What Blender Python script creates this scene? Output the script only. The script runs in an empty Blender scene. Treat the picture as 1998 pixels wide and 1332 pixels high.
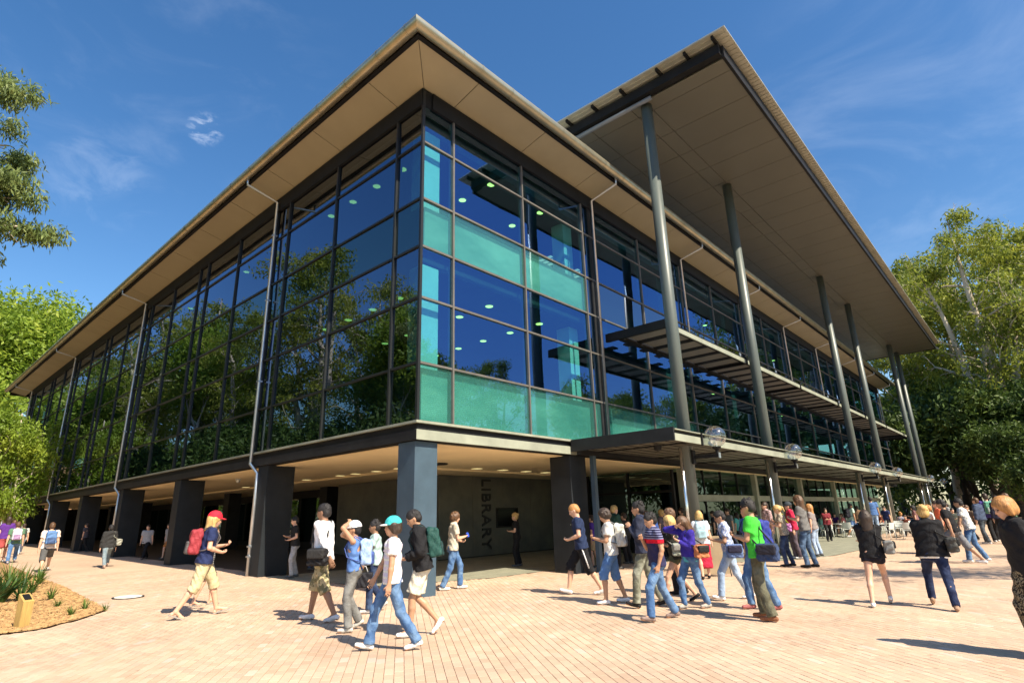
import bpy, math, random, time
import numpy as np
T0 = time.time()
sc = bpy.context.scene
COL = sc.collection
R = math.radians
random.seed(7); rng = np.random.default_rng(7)

# ------------------------------------------------------------------ camera
CAM_H = 1.7
FPX = 1114.07                      # focal length in pixels of a 1998 px wide frame
def _n(v): v = np.array(v, float); return v / np.linalg.norm(v)
AX = _n([1043., 311., FPX]); AY = _n([-1303., 379., FPX]); AZ = np.cross(AX, AY)
if AZ[1] > 0: AZ = -AZ
RW = np.array([AX, AY, AZ])        # camera (x right, y down, z forward) -> world
def ray(u, v): return RW @ np.array([u - 999., v - 666., FPX])
def gz(y): return 0.017 * min(max(y - 10.9, 0.0), 45.0)
def ground(u, v, lift=0.0):
    d = ray(u, v); z = 0.0
    for _ in range(12):
        t = (z + lift - CAM_H) / d[2]; x, y = d[0] * t, d[1] * t; z = gz(y)
    return np.array([x, y, z])
def proj(p):
    c = RW.T @ (np.array(p, float) - np.array([0, 0, CAM_H]))
    return (999 + FPX * c[0] / c[2], 666 + FPX * c[1] / c[2], c[2])

from mathutils import Matrix, Vector
cam = bpy.data.cameras.new('camera'); cob = bpy.data.objects.new('camera', cam); COL.objects.link(cob)
cam.sensor_width = 36.0; cam.lens = FPX / 1998.0 * 36.0
cam.clip_start = 0.1; cam.clip_end = 2500
rt = RW @ np.array([1, 0, 0.]); up = RW @ np.array([0, -1., 0]); bk = RW @ np.array([0, 0, -1.])
cob.matrix_world = Matrix(((rt[0], up[0], bk[0], 0), (rt[1], up[1], bk[1], 0), (rt[2], up[2], bk[2], CAM_H), (0, 0, 0, 1)))
sc.camera = cob

# ------------------------------------------------------------------ light
SUN = _n([-0.09, -0.92, 1.0])      # direction towards the sun
sel = math.asin(SUN[2])
world = bpy.data.worlds.new('World'); sc.world = world; world.use_nodes = True
nt = world.node_tree; nt.nodes.clear()
def wn(t, **k):
    n = nt.nodes.new(t)
    for a, b in k.items(): setattr(n, a, b)
    return n
sky = wn('ShaderNodeTexSky', sky_type='NISHITA', sun_disc=False, sun_elevation=sel,
         sun_rotation=math.atan2(SUN[0], SUN[1]), altitude=100, air_density=1.1, dust_density=0.7, ozone_density=1.6)
hs = wn('ShaderNodeHueSaturation'); hs.inputs['Saturation'].default_value = 1.30; hs.inputs['Hue'].default_value = 0.502
nt.links.new(sky.outputs[0], hs.inputs['Color'])
tc = wn('ShaderNodeTexCoord')
def cloud(center_px, width, sharp, scale, amount, stretch=(1, 1, 1)):
    d = _n(ray(*center_px))
    dot = wn('ShaderNodeVectorMath', operation='DOT_PRODUCT'); dot.inputs[1].default_value = d
    nt.links.new(tc.outputs['Generated'], dot.inputs[0])
    mr = wn('ShaderNodeMapRange', interpolation_type='SMOOTHERSTEP'); mr.inputs['From Min'].default_value = math.cos(R(width)); mr.inputs['From Max'].default_value = 1.0
    nt.links.new(dot.outputs['Value'], mr.inputs['Value'])
    mp = wn('ShaderNodeMapping'); mp.inputs['Scale'].default_value = stretch
    nt.links.new(tc.outputs['Generated'], mp.inputs['Vector'])
    no = wn('ShaderNodeTexNoise'); no.inputs['Scale'].default_value = scale; no.inputs['Detail'].default_value = 7; no.inputs['Roughness'].default_value = 0.6; no.inputs['Distortion'].default_value = 0.6
    nt.links.new(mp.outputs[0], no.inputs['Vector'])
    m2 = wn('ShaderNodeMapRange', interpolation_type='SMOOTHSTEP'); m2.inputs['From Min'].default_value = sharp; m2.inputs['From Max'].default_value = sharp + 0.3
    nt.links.new(no.outputs[0], m2.inputs['Value'])
    mu = wn('ShaderNodeMath', operation='MULTIPLY'); nt.links.new(mr.outputs[0], mu.inputs[0]); nt.links.new(m2.outputs[0], mu.inputs[1])
    m3 = wn('ShaderNodeMath', operation='MULTIPLY'); nt.links.new(mu.outputs[0], m3.inputs[0]); m3.inputs[1].default_value = amount
    return m3
parts = [cloud((400, 252), 1.7, 0.42, 40, 0.28, (1, 1, 2.6)), cloud((330, 150), 16, 0.46, 5, 0.07, (1, 1, 2.2)), cloud((1850, 330), 22, 0.42, 3.2, 0.10, (1, 1, 2.2)),
         cloud((200, 350), 5, 0.4, 12, 0.1, (1, 1, 1.6)), cloud((1500, 1700), 60, 0.5, 2.4, 0.22, (1, 1, 3))]
acc = parts[0]
for p in parts[1:]:
    a = wn('ShaderNodeMath', operation='MAXIMUM'); nt.links.new(acc.outputs[0], a.inputs[0]); nt.links.new(p.outputs[0], a.inputs[1]); acc = a
mx = wn('ShaderNodeMix', data_type='RGBA'); nt.links.new(acc.outputs[0], mx.inputs['Factor'])
nt.links.new(hs.outputs[0], mx.inputs[6]); mx.inputs[7].default_value = (7.5, 8.0, 8.8, 1)
bg = wn('ShaderNodeBackground'); bg.inputs['Strength'].default_value = 0.098
nt.links.new(mx.outputs[2], bg.inputs['Color'])
wo = wn('ShaderNodeOutputWorld'); nt.links.new(bg.outputs[0], wo.inputs['Surface'])
sl = bpy.data.lights.new('sun', 'SUN'); sl.energy = 5.0; sl.angle = R(0.53); sl.color = (1.0, 0.88, 0.70)
so = bpy.data.objects.new('sun', sl); COL.objects.link(so)
so.rotation_euler = Vector(SUN).to_track_quat('Z', 'Y').to_euler(); so.location = (0, -30, 60)
vs = sc.view_settings; vs.view_transform = 'Standard'; vs.look = 'None'; vs.gamma = 1.0; vs.use_curve_mapping = False; vs.exposure = 0.92
sc.cycles.max_bounces = 8; sc.cycles.transparent_max_bounces = 12; sc.cycles.glossy_bounces = 4; sc.cycles.diffuse_bounces = 2
sc.cycles.use_denoising = True

# ------------------------------------------------------------------ helpers
def link_mesh(name, me, m=None, parent=None, label=None, kind=None):
    o = bpy.data.objects.new(name, me); COL.objects.link(o)
    if m is not None and not me.materials: me.materials.append(m)
    if parent is not None: o.parent = parent
    if label: o['label'] = label
    if kind: o['kind'] = kind
    return o
def thing(name, label, cat, loc=(0, 0, 0), rz=0.0, group=None):
    o = bpy.data.objects.new(name, None); COL.objects.link(o); o.empty_display_size = 0.1
    o.location = loc; o.rotation_euler = (0, 0, rz); o['label'] = label; o['category'] = cat
    if group: o['group'] = group
    return o
def tag(o, label, cat, group=None):
    o['label'] = label; o['category'] = cat
    if group: o['group'] = group
    return o
def polymesh(name, V, F, smooth=False):
    """V (n,3); F list of index tuples or (m,4)/(m,3) array"""
    me = bpy.data.meshes.new(name); V = np.asarray(V, np.float32)
    me.vertices.add(len(V)); me.vertices.foreach_set('co', V.ravel())
    if isinstance(F, np.ndarray):
        k = F.shape[1]; n = len(F); idx = F.astype(np.int32).ravel(); st = np.arange(0, n * k, k, dtype=np.int32)
    else:
        n = len(F); idx = np.array([i for f in F for i in f], np.int32)
        ln = np.array([len(f) for f in F], np.int32); st = np.concatenate([[0], np.cumsum(ln)[:-1]]).astype(np.int32) if n else np.zeros(0, np.int32)
    me.loops.add(len(idx)); me.loops.foreach_set('vertex_index', idx)
    me.polygons.add(n); me.polygons.foreach_set('loop_start', st)
    me.polygons.foreach_set('use_smooth', np.full(n, bool(smooth)))
    me.update(calc_edges=True); return me
BOXF = [(0, 3, 2, 1), (4, 5, 6, 7), (0, 1, 5, 4), (1, 2, 6, 5), (2, 3, 7, 6), (3, 0, 4, 7)]
class MB:
    def __init__(s): s.v = []; s.f = []
    def add(s, V, F):
        b = len(s.v); s.v += [tuple(p) for p in V]; s.f += [tuple(i + b for i in f) for f in F]; return s
    def box(s, x0, x1, y0, y1, z0, z1):
        if x0 > x1: x0, x1 = x1, x0
        if y0 > y1: y0, y1 = y1, y0
        if z0 > z1: z0, z1 = z1, z0
        return s.add([(x0, y0, z0), (x1, y0, z0), (x1, y1, z0), (x0, y1, z0), (x0, y0, z1), (x1, y0, z1), (x1, y1, z1), (x0, y1, z1)], BOXF)
    def bbox(s, x0, x1, y0, y1, z0, z1, b=0.01):
        """box with a chamfer all round"""
        V = []; F = []
        xs = (x0, x1); ys = (y0, y1); zs = (z0, z1)
        idx = {}
        for i in (0, 1):
            for j in (0, 1):
                for k in (0, 1):
                    sx = 1 if i == 0 else -1; sy = 1 if j == 0 else -1; sz = 1 if k == 0 else -1
                    for a in range(3):
                        p = [xs[i] + sx * b, ys[j] + sy * b, zs[k] + sz * b]
                        p[a] = (xs[i], ys[j], zs[k])[a]
                        idx[(i, j, k, a)] = len(V); V.append(tuple(p))
        for i in (0, 1): F.append(tuple(idx[(i, j, k, 0)] for j, k in ((0, 0), (1, 0), (1, 1), (0, 1)))[::1 if i else -1])
        for j in (0, 1): F.append(tuple(idx[(i, j, k, 1)] for i, k in ((0, 0), (0, 1), (1, 1), (1, 0)))[::1 if j else -1])
        for k in (0, 1): F.append(tuple(idx[(i, j, k, 2)] for i, j in ((0, 0), (1, 0), (1, 1), (0, 1)))[::1 if k else -1])
        for i in (0, 1):
            for j in (0, 1): F.append((idx[(i, j, 0, 0)], idx[(i, j, 1, 0)], idx[(i, j, 1, 1)], idx[(i, j, 0, 1)]))
            for k in (0, 1): F.append((idx[(i, 0, k, 0)], idx[(i, 1, k, 0)], idx[(i, 1, k, 2)], idx[(i, 0, k, 2)]))
        for j in (0, 1):
            for k in (0, 1): F.append((idx[(0, j, k, 1)], idx[(1, j, k, 1)], idx[(1, j, k, 2)], idx[(0, j, k, 2)]))
        for i in (0, 1):
            for j in (0, 1):
                for k in (0, 1): F.append(tuple(idx[(i, j, k, a)] for a in range(3)))
        return s.add(V, F)
    def tube(s, pts, r, n=8, caps=True):
        pts = [np.array(p, float) for p in pts]; rr = r if hasattr(r, '__len__') else [r] * len(pts)
        V = []; F = []; prev = None
        for i, p in enumerate(pts):
            a = pts[max(i - 1, 0)]; b = pts[min(i + 1, len(pts) - 1)]; d = _n(b - a)
            if prev is None:
                u = np.cross(d, [0, 0, 1.]) if abs(d[2]) < .9 else np.cross(d, [1., 0, 0])
            else: u = prev - d * np.dot(prev, d)
            u = _n(u); w = np.cross(d, u); prev = u
            for k in range(n):
                t = 2 * math.pi * k / n; V.append(p + rr[i] * (math.cos(t) * u + math.sin(t) * w))
        for i in range(len(pts) - 1):
            for k in range(n):
                k2 = (k + 1) % n; F.append((i * n + k, i * n + k2, (i + 1) * n + k2, (i + 1) * n + k))
        if caps: F.append(tuple(range(n))[::-1]); F.append(tuple((len(pts) - 1) * n + k for k in range(n)))
        return s.add(V, F)
    def lathe(s, prof, n=16, cx=0, cy=0):
        V = []; F = []
        for (r, z) in prof:
            for k in range(n):
                t = 2 * math.pi * k / n; V.append((cx + r * math.cos(t), cy + r * math.sin(t), z))
        for i in range(len(prof) - 1):
            for k in range(n):
                k2 = (k + 1) % n; F.append((i * n + k, i * n + k2, (i + 1) * n + k2, (i + 1) * n + k))
        F.append(tuple(range(n))[::-1]); F.append(tuple((len(prof) - 1) * n + k for k in range(n)))
        return s.add(V, F)
    def sphere(s, c, r, n=12, m=8, sc=(1, 1, 1)):
        V = []; F = []
        for i in range(m + 1):
            a = math.pi * i / m
            for k in range(n):
                t = 2 * math.pi * k / n
                V.append((c[0] + r * sc[0] * math.sin(a) * math.cos(t), c[1] + r * sc[1] * math.sin(a) * math.sin(t), c[2] + r * sc[2] * math.cos(a)))
        for i in range(m):
            for k in range(n):
                k2 = (k + 1) % n; F.append((i * n + k, (i + 1) * n + k, (i + 1) * n + k2, i * n + k2))
        return s.add(V, F)
    def mesh(s, name='mesh', smooth=False): return polymesh(name, s.v if s.v else np.zeros((0, 3)), s.f, smooth)
    def build(s, name, m, parent=None, smooth=False, label=None, kind=None):
        return link_mesh(name, s.mesh(name, smooth), m, parent, label, kind)
def box(name, m, parent, *a, **k): return MB().box(*a).build(name, m, parent, **k)

# ------------------------------------------------------------------ materials
def mat(name, col, rough=0.6, metal=0.0, var=0.0, vscale=3.0, bump=0.0, bscale=40.0, col2=None, spec=0.5, coords='Object', detail=4, stretch=None, alpha=None):
    m = bpy.data.materials.new(name); m.use_nodes = True; t = m.node_tree; b = t.nodes['Principled BSDF']
    b.inputs['Base Color'].default_value = (*col, 1); b.inputs['Roughness'].default_value = rough; b.inputs['Metallic'].default_value = metal
    b.inputs['Specular IOR Level'].default_value = spec
    if var or col2 or bump:
        tcn = t.nodes.new('ShaderNodeTexCoord'); src = tcn.outputs[coords]
        if stretch:
            mp = t.nodes.new('ShaderNodeMapping'); mp.inputs['Scale'].default_value = stretch; t.links.new(src, mp.inputs[0]); src = mp.outputs[0]
    if var or col2:
        n = t.nodes.new('ShaderNodeTexNoise'); n.inputs['Scale'].default_value = vscale; n.inputs['Detail'].default_value = detail; n.inputs['Roughness'].default_value = .6
        t.links.new(src, n.inputs['Vector'])
        r = t.nodes.new('ShaderNodeValToRGB'); r.color_ramp.elements[0].position = .33; r.color_ramp.elements[1].position = .67
        c2 = col2 if col2 else tuple(min(1, c * (1 + var)) for c in col)
        c1 = col if col2 else tuple(c * (1 - var) for c in col)
        r.color_ramp.elements[0].color = (*c1, 1); r.color_ramp.elements[1].color = (*c2, 1)
        t.links.new(n.outputs[0], r.inputs[0]); t.links.new(r.outputs[0], b.inputs['Base Color'])
    if bump:
        n2 = t.nodes.new('ShaderNodeTexNoise'); n2.inputs['Scale'].default_value = bscale; n2.inputs['Detail'].default_value = 3
        t.links.new(src, n2.inputs['Vector'])
        bp = t.nodes.new('ShaderNodeBump'); bp.inputs['Strength'].default_value = min(1, bump); bp.inputs['Distance'].default_value = 0.01
        t.links.new(n2.outputs[0], bp.inputs['Height']); t.links.new(bp.outputs[0], b.inputs['Normal'])
    return m
def emis(name, col, st):
    m = mat(name, col); b = m.node_tree.nodes['Principled BSDF']; b.inputs['Emission Color'].default_value = (*col, 1); b.inputs['Emission Strength'].default_value = st; return m
def glassmat(name, tint, refl, base, frit=0.0, rough=0.0):
    m = bpy.data.materials.new(name); m.use_nodes = True; t = m.node_tree; t.nodes.clear()
    out = t.nodes.new('ShaderNodeOutputMaterial'); tr = t.nodes.new('ShaderNodeBsdfTransparent'); gl = t.nodes.new('ShaderNodeBsdfGlossy')
    tr.inputs[0].default_value = (*tint, 1); gl.inputs[0].default_value = (*refl, 1); gl.inputs['Roughness'].default_value = rough
    fr = t.nodes.new('ShaderNodeFresnel'); fr.inputs[0].default_value = 1.5
    ad = t.nodes.new('ShaderNodeMath'); ad.operation = 'ADD'; ad.use_clamp = True; ad.inputs[1].default_value = base
    t.links.new(fr.outputs[0], ad.inputs[0])
    ge = t.nodes.new('ShaderNodeNewGeometry'); iv = t.nodes.new('ShaderNodeMath'); iv.operation = 'SUBTRACT'; iv.inputs[0].default_value = 1.0; t.links.new(ge.outputs['Backfacing'], iv.inputs[1])
    mq = t.nodes.new('ShaderNodeMath'); mq.operation = 'MULTIPLY'; t.links.new(ad.outputs[0], mq.inputs[0]); t.links.new(iv.outputs[0], mq.inputs[1])
    cm = t.nodes.new('ShaderNodeMix'); cm.data_type = 'RGBA'; cm.inputs[6].default_value = (*tint, 1); cm.inputs[7].default_value = (1, 1, 1, 1); t.links.new(ge.outputs['Backfacing'], cm.inputs[0]); t.links.new(cm.outputs[2], tr.inputs[0])
    mixs = t.nodes.new('ShaderNodeMixShader'); t.links.new(mq.outputs[0], mixs.inputs[0])
    src = tr
    tcn = t.nodes.new('ShaderNodeTexCoord')
    if frit:
        vo = t.nodes.new('ShaderNodeTexVoronoi'); vo.inputs['Scale'].default_value = 20; vo.inputs['Randomness'].default_value = 0
        t.links.new(tcn.outputs['Object'], vo.inputs['Vector'])
        mr = t.nodes.new('ShaderNodeMapRange'); mr.inputs['From Min'].default_value = .36; mr.inputs['From Max'].default_value = .44; mr.inputs['To Min'].default_value = frit; mr.inputs['To Max'].default_value = frit * .6
        t.links.new(vo.outputs['Distance'], mr.inputs['Value'])
        df = t.nodes.new('ShaderNodeBsdfDiffuse'); df.inputs[0].default_value = (.09, .29, .26, 1)
        m2 = t.nodes.new('ShaderNodeMixShader'); t.links.new(mr.outputs[0], m2.inputs[0]); t.links.new(tr.outputs[0], m2.inputs[1]); t.links.new(df.outputs[0], m2.inputs[2]); src = m2
    t.links.new(src.outputs[0], mixs.inputs[1]); t.links.new(gl.outputs[0], mixs.inputs[2]); t.links.new(mixs.outputs[0], out.inputs[0])
    no = t.nodes.new('ShaderNodeTexNoise'); no.inputs['Scale'].default_value = .35; no.inputs['Detail'].default_value = 1
    t.links.new(tcn.outputs['Object'], no.inputs['Vector'])
    bp = t.nodes.new('ShaderNodeBump'); bp.inputs['Strength'].default_value = .22; bp.inputs['Distance'].default_value = .05
    t.links.new(no.outputs[0], bp.inputs['Height']); t.links.new(bp.outputs[0], gl.inputs['Normal'])
    return m
M = {}
M['steel_dark'] = mat('dark painted steel', (.016, .017, .018), .6, .0, var=.3, vscale=2, bump=.1, spec=.25)
M['steel_black'] = mat('black steel frame', (.008, .0085, .0095), .6, .0, var=.3, vscale=1.5, spec=.25)
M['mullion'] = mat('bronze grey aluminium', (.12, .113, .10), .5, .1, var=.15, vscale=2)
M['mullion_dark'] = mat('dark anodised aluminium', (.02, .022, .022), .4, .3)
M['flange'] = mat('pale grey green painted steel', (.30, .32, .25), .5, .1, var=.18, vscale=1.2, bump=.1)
M['colpaint'] = mat('grey green column paint', (.095, .115, .105), .42, .0, var=.12, vscale=1.2, bump=.05, stretch=(1, 1, .3))
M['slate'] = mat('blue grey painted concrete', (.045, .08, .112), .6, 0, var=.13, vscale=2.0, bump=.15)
M['soffit'] = mat('cream soffit sheet', (.345, .305, .20), .6, 0, var=.05, vscale=.7)
M['soffit2'] = mat('grey metal soffit sheet', (.155, .15, .12), .38, .2, var=.05, vscale=.5)
M['gutter'] = mat('brushed zinc gutter', (.50, .46, .33), .34, .8, var=.12, vscale=1.5, bump=.05)
M['roofsheet'] = mat('ribbed roof sheet', (.50, .50, .42), .4, .4, var=.1)
M['pipe'] = mat('galvanised downpipe', (.50, .53, .56), .28, .8, var=.1, vscale=4)
M['ceil'] = mat('cream plaster ceiling', (.88, .71, .42), .7, 0, var=.06, vscale=.6)
M['concrete'] = mat('dark grey concrete wall', (.06, .068, .058), .6, 0, col2=(.13, .13, .10), vscale=.8, bump=.4, bscale=6, detail=8)
M['pier_shaded'] = mat('slate pier paint darkened for shade', (.014, .018, .022), .6, 0, var=.2, vscale=2.0, bump=.15, spec=.25)  # the piers' slate paint with the undercroft shade put into its colour
M['beam_blue'] = mat('blue grey tube steel', (.16, .185, .22), .45, .2)
M['letters'] = mat('black metal lettering', (.006, .006, .007), .4)
M['intwhite'] = mat('white interior paint', (.62, .66, .64), .6, 0, var=.04)
M['intgrey'] = mat('grey interior lining', (.05, .058, .06), .7, 0, var=.2, vscale=.6)
M['intfloor'] = mat('interior carpet', (.05, .055, .06), .9)
M['parapet'] = mat('interior spandrel lining', (.14, .34, .32), .6, 0, col2=(.80, .82, .74), vscale=.55, stretch=(.6, .6, 1.6))
M['downlight'] = emis('lit downlight', (.80, .92, .22), 1.6)
M['downlight_warm'] = emis('lit croft downlight', (1.0, .85, .4), .35)
M['grate'] = mat('perforated metal grate', (.33, .31, .26), .5, .3, var=.1)
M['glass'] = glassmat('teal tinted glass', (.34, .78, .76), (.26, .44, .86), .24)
M['glass_left'] = glassmat('tinted glass darkened for shade', (.10, .24, .26), (.42, .50, .68), .33)  # same glazing as the right facade, colour darkened for the shaded side
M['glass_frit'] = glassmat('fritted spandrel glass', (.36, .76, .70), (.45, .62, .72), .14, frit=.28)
M['glass_frit_left'] = glassmat('fritted spandrel glass darkened for shade', (.08, .20, .18), (.38, .48, .52), .28, frit=.01)  # same frit glass with the left facade's shade put into its colour
M['glass_shop'] = glassmat('ground floor glass', (.30, .50, .48), (.5, .65, .68), .12)
def globemat():
    m = bpy.data.materials.new('clear acrylic globe'); m.use_nodes = True; t = m.node_tree; t.nodes.clear()
    out = t.nodes.new('ShaderNodeOutputMaterial'); tr = t.nodes.new('ShaderNodeBsdfTransparent'); gl = t.nodes.new('ShaderNodeBsdfGlossy')
    tr.inputs[0].default_value = (.84, .87, .85, 1); gl.inputs[0].default_value = (1, 1, 1, 1); gl.inputs['Roughness'].default_value = .03
    lw = t.nodes.new('ShaderNodeLayerWeight'); lw.inputs[0].default_value = .25
    ad = t.nodes.new('ShaderNodeMath'); ad.operation = 'MULTIPLY_ADD'; ad.inputs[1].default_value = .6; ad.inputs[2].default_value = .16
    t.links.new(lw.outputs['Facing'], ad.inputs[0])
    mx = t.nodes.new('ShaderNodeMixShader'); t.links.new(ad.outputs[0], mx.inputs[0]); t.links.new(tr.outputs[0], mx.inputs[1]); t.links.new(gl.outputs[0], mx.inputs[2]); t.links.new(mx.outputs[0], out.inputs[0])
    return m
M['globe'] = globemat()
# ------------------------------------------------------------------ ground
XB, YB = 8.72, 10.88
YE, XE = 66.2, 70.6               # far ends of the two facades
BA = R(52.5); BD = np.array([math.cos(BA), math.sin(BA)]); BN = np.array([-math.sin(BA), math.cos(BA)])
BED = [(2.55, 13.45), (3.3, 14.1), (3.96, 15.0), (4.1, 17.0), (4.35, 20.5), (4.42, 23.0), (4.6, 28.0), (4.9, 36), (4.7, 52), (4.2, 60), (-14, 60), (-14, 14.4), (0.9, 13.9), (1.9, 13.5)]
DECK = [(12.7, 12.35), (17.5, 12.2), (20.0, 10.4), (20.6, 8.2), (21.9, 6.95), (24.5, 6.25), (28, 6.1), (32, 6.6), (36.5, 7.4), (44, 8.2), (76, 8.4), (76, 14), (40, 14), (24, 18.3), (8.9, 18.3), (9.6, 13.6)]
def inpoly(P, x, y):
    x = np.asarray(x, float); y = np.asarray(y, float); c = np.zeros(x.shape, bool); n = len(P)
    for i in range(n):
        x1, y1 = P[i]; x2, y2 = P[(i + 1) % n]
        if y1 == y2: continue
        c ^= ((y1 > y) != (y2 > y)) & (x < (x2 - x1) * (y - y1) / (y2 - y1) + x1)
    return c
def gzv(y): return 0.017 * np.clip(np.asarray(y, float) - 10.9, 0, 45)
# terrain sheet to the horizon
ys = [-900, -60, 10.9, 20, 30, 40, 50, 55.9, 120, 900]; V = []; F = []
for i, y in enumerate(ys):
    for x in (-900, -60, 120, 900): V.append((x, y, gz(y) - .05))
for i in range(len(ys) - 1):
    for k in range(3): F.append((i * 4 + k, i * 4 + k + 1, (i + 1) * 4 + k + 1, (i + 1) * 4 + k))
M['earth'] = mat('dry leaf strewn earth', (.10, .085, .05), .95, 0, col2=(.05, .065, .025), vscale=.15, detail=8)
g0 = link_mesh('ground', polymesh('ground', V, F), M['earth'], kind='structure')
def pavemat(name, c1, c2, mortar):
    m = bpy.data.materials.new(name); m.use_nodes = True; t = m.node_tree; b = t.nodes['Principled BSDF']; b.inputs['Roughness'].default_value = .8
    tcn = t.nodes.new('ShaderNodeTexCoord'); mp = t.nodes.new('ShaderNodeMapping'); mp.inputs['Rotation'].default_value = (0, 0, -BA)
    t.links.new(tcn.outputs['Object'], mp.inputs[0])
    br = t.nodes.new('ShaderNodeTexBrick'); br.inputs['Scale'].default_value = 1; br.inputs['Brick Width'].default_value = .24; br.inputs['Row Height'].default_value = .116
    br.inputs['Mortar Size'].default_value = .006; br.inputs['Color1'].default_value = (*c1, 1); br.inputs['Color2'].default_value = (*c2, 1); br.inputs['Mortar'].default_value = (*mortar, 1)
    t.links.new(mp.outputs[0], br.inputs[0])
    n = t.nodes.new('ShaderNodeTexNoise'); n.inputs['Scale'].default_value = .5; n.inputs['Detail'].default_value = 8; t.links.new(tcn.outputs['Object'], n.inputs[0])
    mr = t.nodes.new('ShaderNodeMapRange'); mr.inputs['To Min'].default_value = .84; mr.inputs['To Max'].default_value = 1.12; mr.inputs['From Min'].default_value = .3; mr.inputs['From Max'].default_value = .7; t.links.new(n.outputs[0], mr.inputs[0])
    vm = t.nodes.new('ShaderNodeVectorMath'); vm.operation = 'SCALE'; t.links.new(br.outputs[0], vm.inputs[0]); t.links.new(mr.outputs[0], vm.inputs['Scale'])
    t.links.new(vm.outputs[0], b.inputs['Base Color']); return m
M['pave_far'] = pavemat('distant brick paving', (.55, .395, .275), (.52, .37, .255), (.26, .18, .13))
V = []; F = []
ys = [-30, 10.9, 20, 30, 40, 55.9, 75]
for y in ys:
    for x in (-12, 95): V.append((x, y, gz(y) - .012))
for i in range(len(ys) - 1): F.append((2 * i, 2 * i + 1, 2 * i + 3, 2 * i + 2))
pav = link_mesh('brick_paving', polymesh('brick_paving', V, F), M['pave_far'], kind='structure')
def brickmat():
    m = bpy.data.materials.new('fired clay paver'); m.use_nodes = True; t = m.node_tree; b = t.nodes['Principled BSDF']; b.inputs['Roughness'].default_value = .75
    at = t.nodes.new('ShaderNodeAttribute'); at.attribute_name = 'bc'
    tcn = t.nodes.new('ShaderNodeTexCoord'); geo = t.nodes.new('ShaderNodeNewGeometry')
    n = t.nodes.new('ShaderNodeTexNoise'); n.inputs['Scale'].default_value = .45; n.inputs['Detail'].default_value = 9; n.inputs['Roughness'].default_value = .62; t.links.new(geo.outputs['Position'], n.inputs[0])
    mr = t.nodes.new('ShaderNodeMapRange'); mr.inputs['To Min'].default_value = .78; mr.inputs['To Max'].default_value = 1.12; mr.inputs['From Min'].default_value = .3; mr.inputs['From Max'].default_value = .7; t.links.new(n.outputs[0], mr.inputs[0])
    n2 = t.nodes.new('ShaderNodeTexNoise'); n2.inputs['Scale'].default_value = 70; n2.inputs['Detail'].default_value = 4; t.links.new(geo.outputs['Position'], n2.inputs[0])
    mr2 = t.nodes.new('ShaderNodeMapRange'); mr2.inputs['To Min'].default_value = .86; mr2.inputs['To Max'].default_value = 1.1; t.links.new(n2.outputs[0], mr2.inputs[0])
    vo = t.nodes.new('ShaderNodeTexVoronoi'); vo.inputs['Scale'].default_value = 1.9; t.links.new(geo.outputs['Position'], vo.inputs[0])
    mv = t.nodes.new('ShaderNodeMapRange'); mv.inputs['From Min'].default_value = .035; mv.inputs['From Max'].default_value = .075; mv.inputs['To Min'].default_value = .62; t.links.new(vo.outputs['Distance'], mv.inputs[0])
    m0 = t.nodes.new('ShaderNodeMath'); m0.operation = 'MULTIPLY'; t.links.new(mr.outputs[0], m0.inputs[0]); t.links.new(mv.outputs[0], m0.inputs[1])
    mm = t.nodes.new('ShaderNodeMath'); mm.operation = 'MULTIPLY'; t.links.new(m0.outputs[0], mm.inputs[0]); t.links.new(mr2.outputs[0], mm.inputs[1])
    vm = t.nodes.new('ShaderNodeVectorMath'); vm.operation = 'SCALE'; t.links.new(at.outputs['Color'], vm.inputs[0]); t.links.new(mm.outputs[0], vm.inputs['Scale'])
    t.links.new(vm.outputs[0], b.inputs['Base Color'])
    bp = t.nodes.new('ShaderNodeBump'); bp.inputs['Strength'].default_value = .35; bp.inputs['Distance'].default_value = .004; t.links.new(n2.outputs[0], bp.inputs['Height']); t.links.new(bp.outputs[0], b.inputs['Normal'])
    return m
M['brick'] = brickmat()
CW, CL = .116, .240               # course width and brick pitch
def cam_uv(x, y, z):
    P = np.stack([x, y, z - CAM_H], -1) @ RW
    return 999 + FPX * P[..., 0] / P[..., 2], 666 + FPX * P[..., 1] / P[..., 2], P[..., 2]
ii, jj = np.meshgrid(np.arange(-150, 170), np.arange(-220, 230), indexing='ij')
jt = jj + .5 * (ii % 2) + .08 * np.sin(ii * 1.7)
bx = BD[0] * jt * CL + BN[0] * ii * CW + 7; by = BD[1] * jt * CL + BN[1] * ii * CW + 7
u, v, d = cam_uv(bx, by, gzv(by))
keep = (d > 1) & (u > -160) & (u < 2160) & (v < 1480) & (np.hypot(bx, by) < 25) & ~inpoly(BED, bx, by) & ~inpoly(DECK, bx, by) & ~((bx > 9.4) & (by > 14.2))
cxs = bx[keep]; cys = by[keep]; nB = len(cxs)
def brick_cols(n):
    base = np.array([.54, .385, .27]); k = rng.random((n, 1)); pk = rng.random((n, 1))
    c = base * (0.91 + .18 * k) * (1 + np.array([.01, -.03, -.06]) * (pk * 2 - 1)); w = rng.random(n) < .035
    c[w] = c[w] * .6 + np.array([.58, .52, .46]) * .4; return c
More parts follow.
